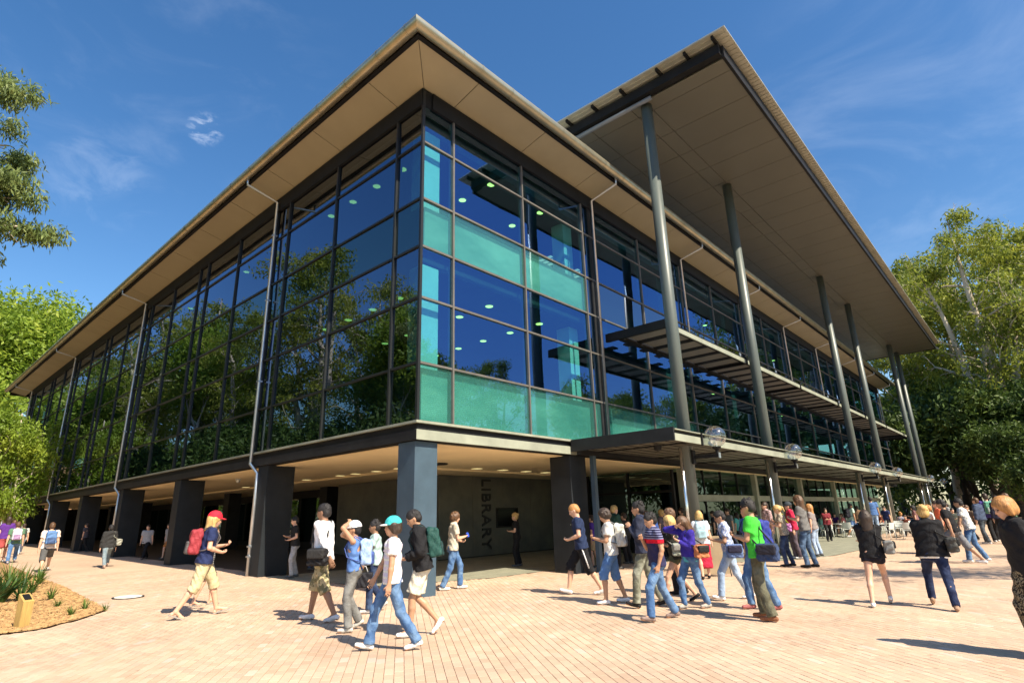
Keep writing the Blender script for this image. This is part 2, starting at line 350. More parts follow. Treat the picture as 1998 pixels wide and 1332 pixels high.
def brick_geo(cx, cy, cz, hl, hw, tilt):
    n = len(cx); off = np.array([(-1, -1), (1, -1), (1, 1), (-1, 1)], float)
    V = np.zeros((n, 12, 3))
    for k in range(4):
        for ring, (ex, z) in enumerate(((0, -.012), (0, -.002), (.0035, 0.0))):
            a = off[k, 0] * (hl - ex); b = off[k, 1] * (hw - ex)
            V[:, ring * 4 + k, 0] = cx + BD[0] * a + BN[0] * b; V[:, ring * 4 + k, 1] = cy + BD[1] * a + BN[1] * b
            V[:, ring * 4 + k, 2] = cz + z + (tilt[:, 0] * off[k, 0] + tilt[:, 1] * off[k, 1]) * (z > -.01)
    f = []
    for r0 in (0, 4):
        for k in range(4): f.append((r0 + k, r0 + (k + 1) % 4, r0 + 4 + (k + 1) % 4, r0 + 4 + k))
    f.append((8, 9, 10, 11)); f = np.array(f)
    Fa = (np.arange(n)[:, None, None] * 12 + f[None]).reshape(-1, 4)
    return V.reshape(-1, 3), Fa
dist = np.hypot(cxs, cys); uu, vv, dd = cam_uv(cxs, cys, gzv(cys))
vis = (uu > 0) & (uu < 1998) & (vv < 1332)
order = np.argsort(np.where(vis, dist, 1e6)); near = order[:296]; rest = order[296:]
cols = brick_cols(nB); tl = rng.normal(0, .0007, (nB, 2))
Vr, Fr = brick_geo(cxs[rest], cys[rest], gzv(cys[rest]) + .002, CL / 2 - .003, CW / 2 - .003, tl[rest])
me = polymesh('bricks', Vr, Fr); ca = me.color_attributes.new('bc', 'FLOAT_COLOR', 'POINT')
cc = np.ones((len(Vr), 4), np.float32); cc[:, :3] = np.repeat(cols[rest], 12, 0); ca.data.foreach_set('color', cc.ravel())
link_mesh('bricks', me, M['brick'], pav, kind='stuff')
bm_var = []
for k in range(24):
    c = brick_cols(1)[0]; tv = rng.normal(0, .0007, (1, 2))
    Vk, Fk = brick_geo(np.zeros(1), np.zeros(1), np.zeros(1), CL / 2 - .003, CW / 2 - .003, tv)
    mk = polymesh('brick', Vk, Fk); ca = mk.color_attributes.new('bc', 'FLOAT_COLOR', 'POINT')
    cc = np.ones((12, 4), np.float32); cc[:, :3] = c; ca.data.foreach_set('color', cc.ravel()); mk.materials.append(M['brick']); bm_var.append(mk)
for q in near:
    o = bpy.data.objects.new('brick', bm_var[random.randrange(24)]); COL.objects.link(o); o.parent = pav
    o.location = (cxs[q], cys[q], gz(cys[q]) + .002)
# grey paved terrace
from mathutils.geometry import tessellate_polygon
def polysheet(name, P, z, m, subdiv_y=True, parent=None, kind=None, thick=0):
    tr = tessellate_polygon([[Vector((x, y, 0)) for x, y in P]])
    V = [(x, y, gz(y) + z) for x, y in P]; F = [tuple(t) for t in tr]
    F2 = []
    for t in F:
        a, b, c = (np.array(V[i]) for i in t); F2.append(t if np.cross(b - a, c - a)[2] > 0 else t[::-1])
    return link_mesh(name, polymesh(name, V, F2), m, parent, kind=kind)
def slabmat():
    m = mat('grey green terrace paver', (.24, .24, .18), .75); t = m.node_tree; b = t.nodes['Principled BSDF']
    tcn = t.nodes.new('ShaderNodeTexCoord'); br = t.nodes.new('ShaderNodeTexBrick'); br.inputs['Scale'].default_value = 1; br.inputs['Brick Width'].default_value = .6; br.inputs['Row Height'].default_value = .3; br.inputs['Mortar Size'].default_value = .006
    br.inputs['Color1'].default_value = (.27, .27, .20, 1); br.inputs['Color2'].default_value = (.22, .225, .17, 1); br.inputs['Mortar'].default_value = (.08, .08, .06, 1); t.links.new(tcn.outputs['Object'], br.inputs[0])
    t.links.new(br.outputs[0], b.inputs['Base Color']); return m
M['terrace'] = slabmat()
polysheet('terrace_paving', DECK, .006, M['terrace'], kind='structure')
# undercroft floor slabs (darker, beneath the building)
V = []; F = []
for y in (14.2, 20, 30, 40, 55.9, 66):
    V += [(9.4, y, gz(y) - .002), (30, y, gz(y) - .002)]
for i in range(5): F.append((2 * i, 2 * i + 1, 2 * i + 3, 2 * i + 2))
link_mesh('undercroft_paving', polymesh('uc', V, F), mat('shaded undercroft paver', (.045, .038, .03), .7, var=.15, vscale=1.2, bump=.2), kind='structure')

# ------------------------------------------------------------------ library building
B = thing('library_building', 'long three storey glass library with wide eaves raised on dark blue square piers', 'library', (XB, YB, 0))
B.location = (0, 0, 0)
ZS = [4.0, 5.45, 7.2, 8.66, 10.1, 11.9, 13.15]       # transom heights
def part(name, m, *a, **k): return MB().box(*a).build(name, m, B, **k)
# left facade mullion lines
ml = []
y = YB
while y < YE:
    for d_ in (1.16, 4.41, 7.66):
        if y + d_ < YE - .4: ml.append(y + d_)
    y += 7.5
ml = sorted(ml)
mr_ = [9.87, 12.97, 16.42]
cxb = [17.05 + 7.55 * k for k in range(8)]
for k, x in enumerate(cxb):
    if k: mr_.append(x)
    if x + 3.6 < XE: mr_.append(x + 3.6)
mr_.insert(3, 17.25); mr_ = sorted(set(mr_))
def pane_obj(name, w, h, m):
    return MB().box(-w / 2, w / 2, -.012, .012, -h / 2, h / 2).mesh(name)
def set_pane(cx, cy, cz, w, h, rz, m):
    me_ = pane_obj('pane', w, h, m); o = link_mesh('pane', me_, m, B); o.location = (cx, cy, cz)
    o.rotation_euler = (R(random.gauss(0, .22)), 0, rz + R(random.gauss(0, .16))); return o
lines = [YB + .03] + ml + [YE]
for i in range(len(lines) - 1):
    a, b = lines[i], lines[i + 1]
    for j in range(6):
        z0, z1 = ZS[j], ZS[j + 1]
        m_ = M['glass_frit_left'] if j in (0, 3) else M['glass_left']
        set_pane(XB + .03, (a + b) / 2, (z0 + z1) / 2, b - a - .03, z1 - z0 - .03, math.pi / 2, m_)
lines = [XB + .03] + mr_ + [XE]
for i in range(len(lines) - 1):
    a, b = lines[i], lines[i + 1]
    for j in range(6):
        z0, z1 = ZS[j], ZS[j + 1]
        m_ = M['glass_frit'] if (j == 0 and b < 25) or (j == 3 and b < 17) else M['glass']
        if j in (0, 3) and m_ is M['glass'] : m_ = M['glass_left']  # spandrels past the sunlit bays: canopy shade painted by the darkened glass
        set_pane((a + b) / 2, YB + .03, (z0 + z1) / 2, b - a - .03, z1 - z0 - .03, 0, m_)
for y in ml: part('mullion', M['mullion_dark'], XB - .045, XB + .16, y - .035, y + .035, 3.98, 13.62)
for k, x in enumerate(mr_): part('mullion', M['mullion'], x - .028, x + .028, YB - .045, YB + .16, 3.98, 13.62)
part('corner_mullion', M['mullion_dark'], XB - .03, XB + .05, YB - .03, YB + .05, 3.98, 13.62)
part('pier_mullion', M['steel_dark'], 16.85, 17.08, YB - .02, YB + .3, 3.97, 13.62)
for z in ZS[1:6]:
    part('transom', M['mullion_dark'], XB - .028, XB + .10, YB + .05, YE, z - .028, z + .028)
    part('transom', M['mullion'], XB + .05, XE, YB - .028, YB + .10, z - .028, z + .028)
# head bands and sills
part('head_band', M['steel_black'], XB - .06, XB + .3, YB + .0, YE, 13.12, 13.66)
part('head_band', M['steel_black'], XB + .31, XE, YB - .06, YB + .3, 13.12, 13.66)
part('sill', M['flange'], XB - .075, XB + .12, YB - .075, YE, 3.93, 3.99)
part('sill', M['flange'], XB + .125, 16.9, YB - .075, YB + .12, 3.93, 3.99)
part('fascia_beam', M['steel_black'], XB + .02, XB + .32, YB + .02, YE, 3.52, 3.925)
part('fascia_beam', M['steel_black'], XB + .325, XE, YB + .02, YB + .32, 3.52, 3.925)
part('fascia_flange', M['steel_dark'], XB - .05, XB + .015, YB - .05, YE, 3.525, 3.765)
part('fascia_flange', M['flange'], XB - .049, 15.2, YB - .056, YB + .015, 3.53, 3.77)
# undercroft ceiling with two steps
part('croft_ceiling', M['ceil'], XB + .33, 22.6, YB + .33, 16.4, 3.5, 3.62)
part('croft_ceiling', M['ceil'], XB + .33, 13.4, 16.405, YE, 3.5, 3.62)
part('croft_ceiling', M['ceil'], 13.405, 30, 16.405, YE, 3.42, 3.6)
part('croft_ceiling', M['ceil'], 22.605, XE, YB + .33, 16.4, 3.5, 3.62)
# square piers
for k in range(8):
    y0 = 10.95 + 7.53 * k
    if y0 > YE: break
    MB().bbox(XB + .035, XB + (.74 if k == 0 else .98), y0 + .02, y0 + .69, -.05, 3.515, .012).build('pier', M['slate'] if k == 0 else M['pier_shaded'], B)  # sunlit corner pier in slate, the others in the shade-darkened copy
MB().bbox(14.9, 15.75, YB + .03, YB + .85, -.02, 3.515, .012).build('pier', M['pier_shaded'], B)
for y0 in (18.5, 26, 33.6, 41, 48.6, 56): MB().bbox(15.9 - 1.7 * (y0 > 20), 16.6 - 1.7 * (y0 > 20), y0 + 8.4, y0 + 9.1, -.02, 3.45, .012).build('pier', M['steel_dark'], B)
# core walls under the building, built of large panels
def panelled(x0, x1, y, z0, z1, n, m, axis='x', rows=1):
    w = (x1 - x0) / n; hh = (z1 - z0) / rows
    for i in range(n):
        for r_ in range(rows):
            a, b = x0 + i * w + .006, x0 + (i + 1) * w - .006; c, d_ = z0 + r_ * hh + .006, z0 + (r_ + 1) * hh - .006
            if axis == 'x': MB().bbox(a, b, y, y + .1, c, d_, .006).build('wall_panel', m, B)
            else: MB().bbox(y, y + .1, a, b, c, d_, .006).build('wall_panel', m, B)
part('core_wall', M['intgrey'], 15.92, 23.3, 18.31, 25.6, -.02, 3.42)
panelled(15.8, 23.4, 18.2, .0, 3.418, 4, M['concrete'])
panelled(18.32, 25.7, 15.8, .1, 3.418, 4, M['concrete'], 'y')
part('skirting', M['steel_black'], 15.75, 23.4, 18.12, 18.195, -.02, .16)
part('back_wall', M['steel_black'], 17.0, 17.2, 25.75, 66, -.02, 3.418)
part('added_dark_end', M['steel_black'], 10.6, 16.99, 66.0, 66.2, -.02, 3.418)  # added black closure that gives the undercroft its near-black depth
part('far_wall', M['steel_black'], 30.0, 30.2, 16.41, YE, -.02, 3.418)
for i in range(14):
    y = 27 + i * 2.3
    part('glazed_door', M['glass_shop'], 16.93, 16.96, y, y + 2.0, .7, 3.0)
# wall sign letters, reading downwards
cu = bpy.data.curves.new('t', 'FONT'); cu.body = 'LIBRARY'; cu.size = .80; cu.extrude = .02; cu.offset = .012; cu.space_character = 1.12
to = bpy.data.objects.new('t', cu); COL.objects.link(to); bpy.context.view_layer.update()
tm = bpy.data.meshes.new_from_object(to); bpy.data.objects.remove(to)
co = np.array([v_.co[:] for v_ in tm.vertices]); mn, mx_ = co.min(0), co.max(0)
sgn = link_mesh('library_sign', tm, M['letters']); sx = 2.92 / (mx_[0] - mn[0]); sy = .55 / (mx_[1] - mn[1])
# text x -> down, text y -> +x
for v_ in tm.vertices:
    x, y, z = v_.co; v_.co = ((y - mn[1]) * sy - .275, -z, -(x - mn[0]) * sx + 1.46)
sgn.location = (18.50, 18.175, 1.84); tm.flip_normals() if False else None
tag(sgn, 'tall black LIBRARY lettering running down the dark concrete wall', 'sign')
scr = thing('display_screen', 'black wall mounted screen beside the LIBRARY lettering', 'screen', (19.82, 18.14, 1.67))
MB().bbox(-.72, .72, 0, .055, -.42, .42, .01).build('screen_frame', M['steel_dark'], scr)
box('screen_glass', mat('switched off screen', (.004, .004, .005), .08), scr, -.66, .66, -.006, -.001, -.36, .36)
# croft downlights
for p in [(15.79, 16.0), (17.25, 16.0), (18.69, 16.0), (20.0, 16.0)]: MB().box(p[0] - .16, p[0] + .16, p[1] - .16, p[1] + .16, 3.485, 3.499).build('downlight', M['downlight_warm'], B)
for y in (17.4, 18.8, 20.2, 21.3, 24, 27, 30): MB().box(13.0, 13.3, y - .12, y + .12, 3.485, 3.499).build('downlight', M['downlight_warm'], B)
for p in ((10.4, 24.5), (10.4, 40)):
    MB().lathe([(.001, 3.33), (.06, 3.36), (.085, 3.42), (.11, 3.5)], 12, *p).build('ceiling_sensor', M['intwhite'], B, smooth=True)
MB().lathe([(.28, 3.455), (.30, 3.47), (.30, 3.499)], 20, 13.1, 15.1).build('ceiling_disc', M['steel_dark'], B)
# interior floors and ceilings
part('floor_slab', M['intfloor'], XB + .35, XE - .3, YB + .35, YE - .3, 3.63, 3.93)
part('floor_slab', M['intgrey'], XB + .35, XE - .3, YB + .35, YE - .3, 8.30, 8.95)
part('top_ceiling', M['intgrey'], XB + .35, XE - .3, YB + .35, YE - .3, 12.55, 12.8)
part('inner_wall', M['intgrey'], XB + 9, XB + 9.2, YB + 9.2, YE - .3, 3.94, 12.54)
part('inner_wall', M['intgrey'], XB + 9.2, XE - .3, YB + 9, YB + 9.2, 3.94, 12.54)
for k in range(8):
    for (z0, z1) in ((3.94, 8.29), (8.96, 12.54)):
        y0 = 11.15 + 7.53 * k
        if y0 < YE - 1: part('inner_column', M['intwhite'] if k == 0 else M['intgrey'], XB + .28, XB + .86, y0, y0 + .55, z0, z1)  # white columns; those past the sunlit first are coloured dark for shade
for k in range(8):
    for (z0, z1) in ((3.94, 8.29), (8.96, 12.54)): part('inner_column', M['intwhite'] if k == 0 else M['intgrey'], 16.1 + 7.55 * k if k else 16.25, (16.1 + 7.55 * k if k else 16.25) + .55, YB + .75, YB + 1.3, z0, z1)  # again white only where sun reaches, shade painted dark on the rest
part('spandrel_lining', M['parapet'], XB + .25, XE - .4, YB + .17, YB + .22, 4.0, 5.38)
part('spandrel_lining', M['parapet'], XB + .25, 16.7, YB + .17, YB + .22, 8.74, 9.98)
part('spandrel_lining', M['intgrey'], 16.75, XE - .4, YB + .17, YB + .22, 8.74, 9.98)  # same lining, coloured dark to paint the shade of the canopy roof
part('spandrel_lining', M['intgrey'], XB + .17, XB + .22, YB + .25, YE - .4, 4.0, 5.38)  # left facade linings coloured dark for the shade on that side
part('spandrel_lining', M['intgrey'], XB + .17, XB + .22, YB + .25, YE - .4, 8.74, 9.98)
dl = MB().lathe([(.001, -.012), (.11, -.01), (.13, 0)], 12).mesh('downlight'); dl.materials.append(M['downlight'])
for zc_, zx in ((8.285, .35), (12.535, 0)):
    for x in (9.75 + zx, 12.4 + zx * .7, 15.05 + zx * .5):
        for y in [11.75 + 1.42 * k + zx * 1.2 for k in range(5)] + ([24.5, 31] if x < 10 else []):
            o = bpy.data.objects.new('downlight', dl); COL.objects.link(o); o.parent = B; o.location = (x, y, zc_)
    for k in range(7):
        o = bpy.data.objects.new('downlight', dl); COL.objects.link(o); o.parent = B; o.location = (20.5 + 6.1 * k, 13.2, zc_)
tro = MB()
for k in range(3): tro.box(-.09 + .3 * k - .3, .09 + .3 * k - .3, -.55, .55, -.02, 0)
tro = tro.mesh('strip_light'); tro.materials.append(emis('fluorescent strip light', (.7, .8, .65), .5))
for p in [(18.6, 14.3), (20.6, 14.3)]:
    o = bpy.data.objects.new('strip_light', tro); COL.objects.link(o); o.parent = B; o.location = (*p, 12.535)
# ground floor glazing of the right wing
part('entrance_wall', M['steel_black'], 24.5, 24.7, 12, 18.1, -.02, 3.418)
for k in range(3):
    y = 11.6 + k * 2.15
    part('entrance_glass', M['glass_shop'], 22.96, 22.99, y, y + 2.05, .05, 2.5)
    part('entrance_glass', M['glass_shop'], 22.96, 22.99, y, y + 2.05, 2.6, 3.4)
    part('entrance_frame', M['steel_black'], 22.9, 23.05, y - .1, y - .005, -.02, 3.42)
part('entrance_frame', M['steel_black'], 22.92, 23.03, 11.6, 18, 2.505, 2.595)
x = 23.7
while x < 62:
    part('pier_post', M['flange'], x - .16, x + .16, YB + .38, YB + .72, -.02, 3.495)
    x2 = x + 8.3 if x < 30 else x + 7.9
    n_ = 4; w_ = (x2 - x - .34) / n_
    for i in range(n_):
        a = x + .17 + i * w_
        part('shop_glass', M['glass_shop'], a + .03, a + w_ - .03, YB + .6, YB + .63, .05, 2.1)
        part('shop_glass', M['glass_shop'], a + .03, a + w_ - .03, YB + .6, YB + .63, 2.42, 3.45)
        part('shop_mullion', M['steel_dark'], a - .025, a + .025, YB + .56, YB + .68, .0, 3.49)
    part('shop_transom', M['flange'], x + .17, x2 - .17, YB + .53, YB + .552, 2.12, 2.40)
    x = x2
part('shop_back_wall', M['intgrey'], 24.8, XE, 17.2, 17.4, -.02, 3.418)

# eaves: soffit panels, fascia, gutter
SO, SI = 13.95, 13.70
ov = 1.10
def quadpanel(name, P, m, t=.03):
    P = [np.array(p, float) for p in P]; n = _n(np.cross(P[1] - P[0], P[2] - P[0])); 
    if n[2] > 0: P = P[::-1]; n = -n
    V = [tuple(p) for p in P] + [tuple(p - n * t) for p in P]
    return MB().add(V, [(0, 1, 2, 3), (7, 6, 5, 4), (0, 4, 5, 1), (1, 5, 6, 2), (2, 6, 7, 3), (3, 7, 4, 0)]).build(name, m, B)
g_ = .013
ys_ = [YB] + [12.1 + 3.13 * k for k in range(18)]; ys_ = [y for y in ys_ if y < YE + 2] + [YE + 2.6]
for i in range(len(ys_) - 1):
    a, b = ys_[i] + g_, ys_[i + 1] - g_
    oa = (YB - ov + g_) if i == 0 else a
    quadpanel('soffit_panel', [(XB - ov, oa, SO), (XB, a, SI), (XB, b, SI), (XB - ov, b, SO)], M['soffit'])
xs_ = [XB] + [9.9 + 3.12 * k for k in range(20)]; xs_ = [x for x in xs_ if x < XE + 1] + [XE + 1.4]
for i in range(len(xs_) - 1):
    a, b = xs_[i] + g_, xs_[i + 1] - g_
    oa = (XB - ov + g_) if i == 0 else a
    quadpanel('soffit_panel', [(oa, YB - ov, SO), (a, YB, SI), (b, YB, SI), (b, YB - ov, SO)], M['soffit'])
part('eave_fascia', M['steel_black'], XB - ov - .12, XB - ov, YB - ov - .12, YE + 2.6, SO - .03, SO + .22)
part('eave_fascia', M['steel_black'], XB - ov + .002, XE + 1.4, YB - ov - .122, YB - ov, SO - .031, SO + .22)
part('eave_fascia', M['steel_black'], XB - ov, XB + .3, YE + 2.6, YE + 2.72, SI - .03, SO + .22)
M['roof_top'] = M['roofsheet']
MB().add([(XB - ov - .12, YB - ov - .12, SO + .225), (XE + 1.4, YB - ov - .12, SO + .225), (XE + 1.4, YE + 2.7, 15.3), (XB - ov - .12, YE + 2.7, SO + .225), (XB + 14, YB + 12, 15.6)],
         [(0, 1, 4), (1, 2, 4), (2, 3, 4), (3, 0, 4)]).build('main_roof', M['roofsheet'], B)
GR, GXc, GYc, GZ = .17, XB - ov - .27, YB - ov - .27, 14.08
def gutter(p0, p1, axis):
    n = 16; V = []; F = []
    for e, p in enumerate((p0, p1)):
        for k in range(n):
            t = 2 * math.pi * k / n
            if axis == 'y': V.append((p[0] + GR * math.cos(t), p[1] + (GR * math.cos(t) if e == 0 and p[2] else 0), GZ + GR * math.sin(t)))
            else: V.append((p[0] + (GR * math.cos(t) if e == 0 and p[2] else 0), p[1] + GR * math.cos(t), GZ + GR * math.sin(t)))
    for k in range(n): F.append((k, (k + 1) % n, n + (k + 1) % n, n + k))
    return V, F
def ring(c, axis):
    mb = MB(); q = .022
    pts = [(c[0], c[1] - q, GZ), (c[0], c[1] + q, GZ)] if axis == 'y' else [(c[0] - q, c[1], GZ), (c[0] + q, c[1], GZ)]
    return mb.tube(pts, GR + .010, 16, caps=False)
yy = [GYc, 9.86] + [11.14 + .78 * k for k in range(80)]; yy = [y for y in yy if y < YE + 2.7] + [YE + 2.75]
yy = [yy[0], yy[1]] + yy[2::2]
for i in range(len(yy) - 1):
    V_, F_ = gutter((GXc, yy[i], i == 0), (GXc, yy[i + 1], 0), 'y'); MB().add(V_, F_).build('gutter_section', M['gutter'], B, smooth=True)
    if i: ring((GXc, yy[i]), 'y').build('gutter_joint', M['gutter'], B)
xx = [GXc, 8.91] + [9.66 + 1.28 * k for k in range(60)]; xx = [x for x in xx if x < XE + 1.4] + [XE + 1.5]
for i in range(len(xx) - 1):
    V_, F_ = gutter((xx[i], GYc, i == 0), (xx[i + 1], GYc, 0), 'x'); MB().add(V_, [f[::-1] for f in F_]).build('gutter_section', M['gutter'], B, smooth=True)
    if i: ring((xx[i], GYc), 'x').build('gutter_joint', M['gutter'], B)
# downpipes
for k in range(4):
    y = 19.4 + 15.0 * k; mb = MB()
    mb.tube([(GXc + .05, y, GZ - .12), (GXc + .05, y, 13.68), (XB - .14, y, 13.42), (XB - .14, y, 3.72), (XB - .14, y + .02, 3.62), (XB + .01, y - .25, 3.3), (XB + .01, y - .25, gz(y))], .055, 10)
    pd = mb.build('downpipe', M['pipe'], B, smooth=True)
    for z in (.55, .85, 6.4, 9.4, 12): box('pipe_bracket', M['pipe'], pd, *((XB - .07, XB + .09, y - .31, y - .19, z + gz(y), z + .05 + gz(y)) if z < 2 else (XB - .21, XB - .05, y - .06, y + .06, z, z + .05)))
for k, x in enumerate([17.0] + [24.62 + 7.57 * i for i in range(7)]):
    if x > XE: continue
    mb = MB().tube([(x, GYc + .05, GZ - .12), (x, GYc + .05, 13.68), (x, YB - .16, 13.42), (x, YB - .16, 3.95 if k == 0 else 8.0)], .05, 10)
    mb.build('downpipe', M['pipe'], B, smooth=True)

# ------------------------------------------------------------------ great canopy roof on tall columns (part of the building)
RX0, RX1, RY0, RY1 = 16.75, 68.3, 4.92, 10.35
RZ = 16.35
seamx = [RX0] + [17.44 + 1.71 * k for k in range(40)]; seamx = [x for x in seamx if x < RX1 - .3] + [RX1]
rows_ = [RY0, 7.92, 8.54, RY1, 13.6]
for i in range(len(seamx) - 1):
    for j in range(4):
        MB().box(seamx[i] + .012, seamx[i + 1] - .012, rows_[j] + .012, rows_[j + 1] - .012, RZ, RZ + .03).build('canopy_soffit_panel', M['soffit2'], B)
part('canopy_edge_beam', M['steel_black'], RX0 - .12, RX1 + .1, RY0 - .10, RY0 - .005, RZ - .05, RZ + .42)
part('canopy_edge_beam', M['steel_black'], RX0 - .30, RX0 - .01, RY0 + .0, 13.6, RZ + .05, RZ + .42)
part('canopy_edge_beam', M['steel_black'], RX1 + .01, RX1 + .1, RY0 + .0, 13.6, RZ - .05, RZ + .42)
MB().tube([(RX0 - .06, 7.6, RZ - .05), (RX0 - .06, 13.4, RZ - .05)], .09, 12).build('canopy_tube_beam', M['beam_blue'], B, smooth=True)
part('canopy_roof_deck', M['roofsheet'], RX0 - .72, RX1 + .5, RY0 - .42, 14.2, RZ + .56, RZ + .60)
for y in (4.93, 5.93, 7.0, 8.5, 9.77, 11): part('canopy_rafter', M['steel_black'], RX0 - .62, RX0 - .02, y, y + .09, RZ + .43, RZ + .555)
mb = MB(); x = RX0 - .70
while x < RX1 + .45: mb.box(x, x + .035, RY0 - .41, RY0 - .02, RZ + .535, RZ + .558); x += .235
mb.build('canopy_roof_rib', M['roofsheet'], B, kind='stuff')
mb = MB()
for i in range(3): mb.box(RX0 - .71 + i * .2, RX0 - .70 + i * .2, RY0 - .3, 14, RZ + .54, RZ + .558)
mb.build('canopy_roof_rib', M['roofsheet'], B)
cols_x = [17.05, 24.62, 40.0, 47.4, 63.2, 71.2 - 4.2]
M['mirror_steel'] = mat('polished steel post', (.72, .72, .70), .18, .95, var=.06)
for x in cols_x:
    MB().tube([(x, 8.0, -.02), (x, 8.0, RZ - .01)], .205, 20).build('tall_column', M['colpaint'], B, smooth=True)
    MB().tube([(x - .44, 7.98, -.02), (x - .44, 7.98, 3.56)], .055, 10).build('side_post', M['mirror_steel'], B, smooth=True)
    MB().bbox(x - .25, x + .25, 7.75, 8.25, 3.1, 3.42, .02).build('column_collar', M['steel_dark'], B) if False else None
# ground level walkway awning
AX0, AX1, AY = 14.9, 66.2, 7.34
part('awning_roof', M['steel_dark'], AX0, AX1, AY + .0, YB - .09, 3.93, 3.97)
part('awning_channel', M['flange'], AX0, AX1, AY - .07, AY - .005, 3.60, 3.80)
part('awning_web', M['steel_black'], AX0 + .002, AX1, AY, AY + .06, 3.60, 3.925)  # web coloured black for the shadow inside the channel
part('awning_lip', M['flange'], AX0, AX1, AY - .09, AY + .0, 3.905, 3.928)
part('awning_channel', M['steel_dark'], AX0 - .07, AX0 - .005, AY - .07, YB - .09, 3.60, 3.97)
x = AX0 + .1
while x < AX1 - .2:
    part('awning_lining', M['soffit2'], x, min(x + 1.86, AX1 - .05), AY + .1, YB - .45, 3.64, 3.66); x += 1.88
x = AX0 + 1.0
while x < AX1: part('awning_joist', M['steel_dark'], x, x + .06, AY + .1, YB - .2, 3.60, 3.635); x += 3.77
mb = MB()
for k in range(7): mb.box(AX0 + .1, AX1 - .1, AY + .35 + .42 * k, AY + .365 + .42 * k, 3.625, 3.639)
mb.build('awning_groove', M['steel_black'], B)
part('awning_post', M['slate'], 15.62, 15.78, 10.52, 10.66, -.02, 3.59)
part('awning_beam', M['steel_black'], AX0, AX1, YB - .4, YB - .25, 3.5, 3.635)
for p in ((15.6, 8.2),): MB().lathe([(.02, 3.42), (.10, 3.46), (.13, 3.6)], 12, *p).build('awning_speaker', M['steel_black'], B)
MB().box(16.55, 16.62, AY - .12, AY - .072, 3.56, 3.94).build('awning_splice', M['steel_black'], B)
# first floor sunshade with metal grates
SX0, SX1, SY = 17.45, 66.0, 8.35
SZ = 7.75
x = SX0; seg = 0
while x < SX1 - 1:
    w = 7.3 if seg == 0 else 7.55
    x1 = min(x + w, SX1)
    part('sunshade_channel', M['flange'], x + .05, x1 - .12, SY, SY + .06, SZ, SZ + .17)
    part('sunshade_channel', M['steel_black'], x + .05, x1 - .12, SY + .062, SY + .12, SZ, SZ + .26)
    part('sunshade_bracket', M['steel_black'], x1 - .1, x1 + .03, SY - .03, YB - .1, SZ - .02, SZ + .28)
    n_ = 6; w_ = (x1 - x) / n_
    for i in range(n_):
        part('sunshade_grate', M['grate'], x + i * w_ + .12, x + (i + 1) * w_ - .28, SY + .16, YB - .85, SZ + .08, SZ + .10)
        part('sunshade_rib', M['steel_black'], x + (i + 1) * w_ - .26, x + (i + 1) * w_ + .08, SY + .13, YB - .2, SZ + .06, SZ + .12)
    x = x1; seg += 1
part('sunshade_bracket', M['steel_black'], SX0 - .1, SX0 + .04, SY - .03, YB - .1, SZ - .02, SZ + .28)
part('sunshade_beam', M['steel_black'], SX0, SX1, YB - .8, YB - .6, SZ - .05, SZ + .14)

# ------------------------------------------------------------------ globe lamps
gm = MB().sphere((0, 0, 0), .32, 24, 16).mesh('globe', True); gm.materials.append(M['globe'])
lamp_words = ['nearest globe lamp, on the first tall column from the building corner', 'globe lamp on the second tall column, right of the nearest one', 'third globe lamp along the awning, above the cafe chairs',
              'fourth globe lamp along the awning', 'fifth globe lamp, close to the far end of the awning', 'farthest globe lamp, standing clear beyond the awning end']
for k, x in enumerate([17.0, 24.4, 39.5, 46.4, 61.8, 70.4]):
    t = thing('globe_lamp', 'clear round ' + lamp_words[k], 'lamp', (x, 7.0, 3.2), 0, 'clear globe lamps along the awning edge')
    o = link_mesh('globe', gm, None, t); o.location = (0, 0, .64)
    MB().lathe([(.05, .1), (.05, .24), (.12, .28), (.13, .33)], 12).build('collar', M['steel_black'], t)
    MB().box(-.045, .045, -.05, .80, .03, .13).build('arm', M['steel_black'], t)
    box('end_plate', M['pipe'], t, -.055, .055, -.075, -.052, .0, .16)
    MB().bbox(-.09, .09, .72, .80, -.12, .3, .01).build('bracket', M['steel_black'], t)
    MB().tube([(0, 0, .33), (0, 0, .46)], .03, 8).build('bulb_holder', M['intwhite'], t)
# ------------------------------------------------------------------ trees
def leafmat(name, c1, c2, c3=None, trans=.35, scale=.35):
    m = bpy.data.materials.new(name); m.use_nodes = True; t = m.node_tree; b = t.nodes['Principled BSDF']; b.inputs['Roughness'].default_value = .55; b.inputs['Specular IOR Level'].default_value = .35
    tcn = t.nodes.new('ShaderNodeTexCoord'); n = t.nodes.new('ShaderNodeTexNoise'); n.inputs['Scale'].default_value = scale; n.inputs['Detail'].default_value = 6; n.inputs['Roughness'].default_value = .7
    t.links.new(tcn.outputs['Object'], n.inputs[0]); r = t.nodes.new('ShaderNodeValToRGB'); e = r.color_ramp.elements
    e[0].position = .35; e[0].color = (*c1, 1); e[1].position = .68; e[1].color = (*c2, 1)
    if c3: x = e.new(.52); x.color = (*c3, 1)
    t.links.new(n.outputs[0], r.inputs[0]); t.links.new(r.outputs[0], b.inputs['Base Color'])
    tl_ = t.nodes.new('ShaderNodeBsdfTranslucent'); t.links.new(r.outputs[0], tl_.inputs[0]); mx = t.nodes.new('ShaderNodeMixShader'); mx.inputs[0].default_value = trans
    t.links.new(b.outputs[0], mx.inputs[1]); t.links.new(tl_.outputs[0], mx.inputs[2]); t.links.new(mx.outputs[0], t.nodes['Material Output'].inputs[0]); return m
M['leaf_gum'] = leafmat('eucalypt foliage', (.09, .14, .02), (.48, .48, .07), (.26, .30, .04), .5)
M['leaf_bright'] = leafmat('sunny green foliage', (.13, .22, .02), (.42, .48, .06), (.24, .34, .035), .45)
